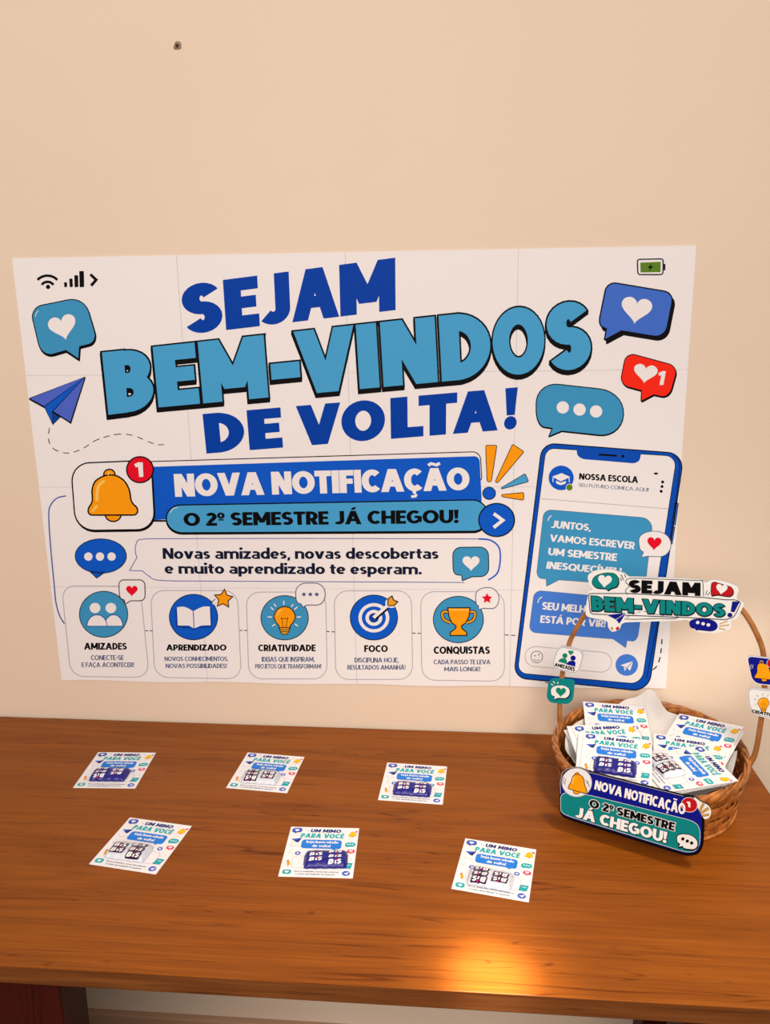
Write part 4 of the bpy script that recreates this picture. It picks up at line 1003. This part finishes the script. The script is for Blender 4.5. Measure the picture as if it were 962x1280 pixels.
bell = lambda g: rounded([(g(0, -58) + (14,)), (g(38, -40) + (26,)), (g(42, 10) + (20,)), (g(58, 42) + (14,)), (g(52, 62) + (10,)), (g(-58, 30) + (10,)), (g(-52, 12) + (14,)), (g(-36, -10) + (20,)), (g(-28, -50) + (26,))])
gb = lambda x, y: (152 + x, 188 + y)
S.fill(ell(147, 236, 20, 16), 'orange', 4, 'black', .8); S.fill(ell(150, 134, 12, 12), 'orange', 4, 'black', .8); S.fill(bell(gb), 'orange', 5, 'black', .9)
S.line(smooth([(122, 190), (124, 168), (134, 150)]), 'yel', 1.6, 6)
for a, b in (((84, 160), (78, 195)), ((74, 150), (66, 190)), ((206, 180), (222, 210)), ((200, 168), (216, 186))): S.line([a, ((a[0] + b[0]) / 2 + (-5 if a[0] < 150 else 6), (a[1] + b[1]) / 2), b], 'cnavy', .7, 4)
S.part('bell_icon', e)
S.text('NOVA NOTIFICAÇÃO', Q(262, 168, 803, 310, 797, 377, 252, 222), 'white', 6, .26, sp=.03); S.part('title_lettering', e)
S.text('O 2º SEMESTRE', Q(226, 280, 740, 425, 733, 474, 222, 329), 'cream', 3, .27, o=.07); S.text('O 2º SEMESTRE', Q(226, 280, 740, 425, 733, 474, 222, 329), 'black', 5, .27); S.part('semester_lettering', e)
S.text('JÁ CHEGOU!', Q(146, 328, 693, 481, 686, 548, 138, 389), 'black', 3, .27, o=.04, shift=(.3, .6)); S.text('JÁ CHEGOU!', Q(146, 328, 693, 481, 686, 548, 138, 389), 'white', 5, .27); S.part('arrival_lettering', e)
S.fill(ell(824, 316, 49, 44, 15), 'dred', 4, 'cream', .6); S.text('1', Q(808, 296, 830, 300, 830, 332, 812, 328), 'white', 5, .4); S.part('badge', e, 'dark red badge with a white one')
for a in ([(880, 352), (902, 306), (916, 312), (890, 360)], [(890, 362), (934, 330), (944, 344), (898, 372)], [(896, 378), (940, 368), (942, 382), (900, 388)]): S.fill(a, 'gold', 3, 'black', .3)
S.part('burst_rays', e)
S.fill(rounded([(750, 485, 50), (870, 500, 60), (880, 590, 60), (790, 580, 20), (782, 566, 0), (758, 572, 3), (766, 552, 0), (746, 540, 30)]), 'cream', 4, 'black', 1.0, (.5, 1.0))
for x, y in ((785, 521), (812, 534), (838, 546)): S.raw(ell(x, y, 10, 10), 'black', 5)
S.part('speech_bubble', e)
# welcome sign on top of the hoop
HO = HL + HN * .0095
outl = [(58, 78), (98, 52), (170, 46), (205, 56), (240, 66), (262, 82), (310, 84), (600, 96), (640, 112), (685, 98), (800, 132), (796, 190), (830, 212), (822, 245), (796, 292), (770, 300), (765, 342), (700, 362), (640, 362), (588, 350), (556, 300), (495, 302), (300, 308), (232, 314), (214, 344), (178, 356), (158, 332), (148, 302), (62, 284), (46, 252), (62, 160), (80, 145), (66, 120)]
e, S = sign('welcome_sign', HO, HX, HN, 'cut-out welcome sign with black and teal lettering on top of the basket hoop', 'sign', smooth(outl, 4, True), 720, 700, 3.975, 'cream', .003, 'lgrey')
S.fill(rounded([(74, 90, 30), (130, 62, 30), (206, 66, 30), (214, 130, 30), (172, 142, 0), (158, 152, 2), (146, 142, 0), (84, 138, 30)]), 'teal', 2, 'black', .7, (.6, .8)); S.raw(heart(142, 102, 34, 6), 'cream', 3); S.part('heart_bubble', e)
for a, b in (((222, 72), (236, 100)), ((240, 70), (246, 88)), ((218, 88), (226, 104)), ((650, 152), (642, 172)), ((664, 160), (650, 176))): S.line([a, b], 'black', .9, 2)
S.part('accent_rays', e)
q1 = Q(262, 97, 618, 113, 617, 179, 260, 162); q2 = Q(74, 178, 740, 218, 737, 281, 78, 250)
S.line(smooth([(256, 172), (244, 152), (262, 128), (246, 110), (256, 94), (300, 90), (450, 96), (610, 102), (628, 110), (632, 180)], 4), 'ink', .8, 2)
S.text('SEJAM', q1, 'black', 4, .33); S.part('headline_lettering', e)
S.line(rounded([(60, 166, 14), (260, 166, 8), (636, 186, 8), (750, 198, 14), (790, 196, 16), (818, 212, 10), (784, 284, 20), (740, 296, 12), (560, 286, 10), (300, 276, 10), (70, 268, 16)]), 'ink', 1.0, 2, True)
S.text('BEM-VINDOS', q2, 'black', 5, .29, o=.05, sp=.07, shift=(.2, .8)); S.text('BEM-VINDOS', q2, 'black', 6, .29, o=.045, sp=.07); S.text('BEM-VINDOS', q2, 'teal', 7, .29, sp=.07); S.part('welcome_lettering', e, 'teal lettering outlined in black')
S.fill([(776, 206), (810, 208), (784, 258), (768, 254)], 'navy2', 3, 'ink', .6); S.fill(ell(763, 273, 11, 10), 'navy2', 3, 'ink', .6); S.part('exclamation_mark', e)
S.fill(rounded([(672, 104, 20), (784, 138, 25), (776, 184, 25), (700, 172, 10), (672, 178, 3), (668, 158, 10)]), 'dred', 2, 'black', .7, (.4, .8)); S.raw(heart(722, 142, 28, 8), 'cream', 3); S.part('like_bubble', e)
S.fill([(150, 272), (250, 261), (214, 318), (196, 296)], 'navy2', 3, 'cream', .5); S.line([(250, 261), (196, 296)], 'cream', .5, 3, sub=9); S.fill([(170, 334), (180, 330), (184, 346), (174, 348)], 'gold', 3); S.fill([(196, 336), (212, 330), (214, 342), (200, 350)], 'dred', 3); S.part('paper_plane', e)
S.line(smooth([(240, 292), (300, 294), (400, 290), (494, 290), (500, 276), (492, 266)]), 'ink', .8, 3); S.dashes([(250, 284), (300, 262), (350, 256), (410, 272), (460, 274), (490, 258)], 'grey', .7, 3, 3.5, 2.5); S.part('dashed_trail', e)
S.fill(rounded([(562, 290, 50), (700, 296, 50), (702, 358, 50), (604, 346, 8), (596, 350, 3), (590, 340, 4), (562, 335, 30)]), 'navy2', 3, 'ink', .6)
for x, y in ((603, 310), (630, 316), (656, 322)): S.raw(ell(x, y, 9, 8), 'cream', 4)
S.part('chat_bubble', e)
for a, b in (((712, 318), (752, 302)), ((712, 328), (760, 322)), ((708, 338), (740, 346))): S.line([a, b], 'gold', 1.3, 2)
S.part('burst_rays', e)
# four square tags on the hoop
TO = HL + HN * .0070
e, S = sign('friendship_tag', TO, HX, HN, 'cream square tag with two people and the word amizades on the hoop', 'tag', rounded([(262, 158, 75), (590, 222, 95), (508, 520, 85), (172, 428, 85)]), 670, 790, 9.62, 'cream', .003, 'lgrey')
S.line(rounded([(270, 170, 75), (578, 230, 90), (500, 506, 80), (184, 420, 80)]), 'lgrey', 1.2, 1, True); S.part('border', e)
S.raw(heart(416, 246, 32, 6), 'dgreen', 2)
S.raw(ell(345, 284, 30, 30), 'dgreen', 2); S.raw(rounded([(260, 352, 4), (296, 312, 40), (368, 316, 40), (370, 386, 4)]), 'dgreen', 2, 3)
S.raw(ell(443, 312, 32, 30), 'navy2', 3); S.raw(rounded([(362, 388, 4), (396, 340, 40), (476, 346, 40), (468, 414, 4)]), 'navy2', 3, 3); S.part('people_icon', e)
S.text('AMIZADES', Q(228, 368, 468, 424, 460, 474, 218, 406), 'black', 2, .25); S.part('caption', e)
e, S = sign('heart_tag', TO, HX, HN, 'teal square tag with white heart bubble, low on the hoop\'s left side', 'tag', rounded([(150, 556, 80), (462, 580, 40), (436, 874, 95), (116, 846, 95)]), 670, 790, 9.62, 'teal', .003, 'teal')
bb_ = rounded([(180, 640, 90), (408, 640, 110), (400, 800, 110), (262, 792, 0), (214, 812, 4), (222, 776, 0), (172, 756, 60)])
S.raw([(x + 10, y + 12) for x, y in bb_], 'ink', 1); S.fill(bb_, 'cream', 2, 'ink', .4); S.raw(heart(296, 716, 62, 4), 'dgreen', 3); S.part('heart_bubble', e)
for a, b in (((112, 606), (150, 612)), ((178, 622), (200, 640)), ((205, 590), (222, 618)), ((255, 622), (264, 600))): S.line([a, b], 'cream' if a[0] > 150 else 'black', 1.2, 2)
S.part('accent_rays', e)
e, S = sign('bell_tag', TO, HX, HN, 'navy square tag with orange bell on the hoop\'s right side', 'tag', rounded([(196, 252, 40), (560, 292, 60), (520, 506, 60), (244, 478, 60)]), 902, 780, 6.4, 'cream', .003, 'lgrey')
S.raw(rounded([(202, 258, 38), (552, 298, 58), (514, 498, 58), (248, 472, 58)]), 'navy2', 1); S.part('navy_panel', e)
gb = lambda x, y: (330 + x * 1.1, 372 + y * 1.1)
S.fill(ell(338, 446, 22, 14), 'orange', 2, 'black', .6); S.line(ell(316, 306, 12, 12), 'corange', .9, 2, True)
S.fill(rounded([(318, 308, 30), (372, 330, 40), (394, 420, 14), (408, 446, 8), (258, 430, 8), (262, 412, 10), (282, 390, 14), (280, 320, 40)]), 'orange', 3, 'black', .6)
S.line(smooth([(236, 322), (228, 340), (234, 358)]), 'cream', .5, 2); S.line(smooth([(250, 326), (244, 340), (248, 354)]), 'cream', .5, 2); S.part('bell_icon', e)
S.fill(ell(392, 314, 34, 34), 'dred', 4, 'cream', .5); S.part('badge', e)
e, S = sign('creativity_tag', TO, HX, HN, 'cream square tag with lightbulb and the word criatividade below the bell tag', 'tag', rounded([(204, 504, 50), (566, 548, 60), (540, 792, 70), (222, 722, 90)]), 902, 780, 6.4, 'cream', .003, 'lgrey')
S.line(rounded([(210, 512, 46), (558, 554, 56), (532, 780, 64), (228, 714, 80)]), 'lgrey', .9, 1, True); S.part('border', e)
A_old = A; A = S; bulb(332, 632, .5, 2, e, .5); S.part('lightbulb_icon', e); A = A_old
for a, b in (((326, 572), (324, 556)), ((362, 580), (372, 566)), ((290, 582), (276, 566)), ((274, 606), (256, 596)), ((276, 638), (262, 644))): S.line([a, b], 'grey', .5, 2)
S.part('light_rays', e)
S.text('CRIATIVIDADE', Q(240, 682, 520, 736, 516, 764, 236, 706), 'black', 2, .26); S.part('caption', e)
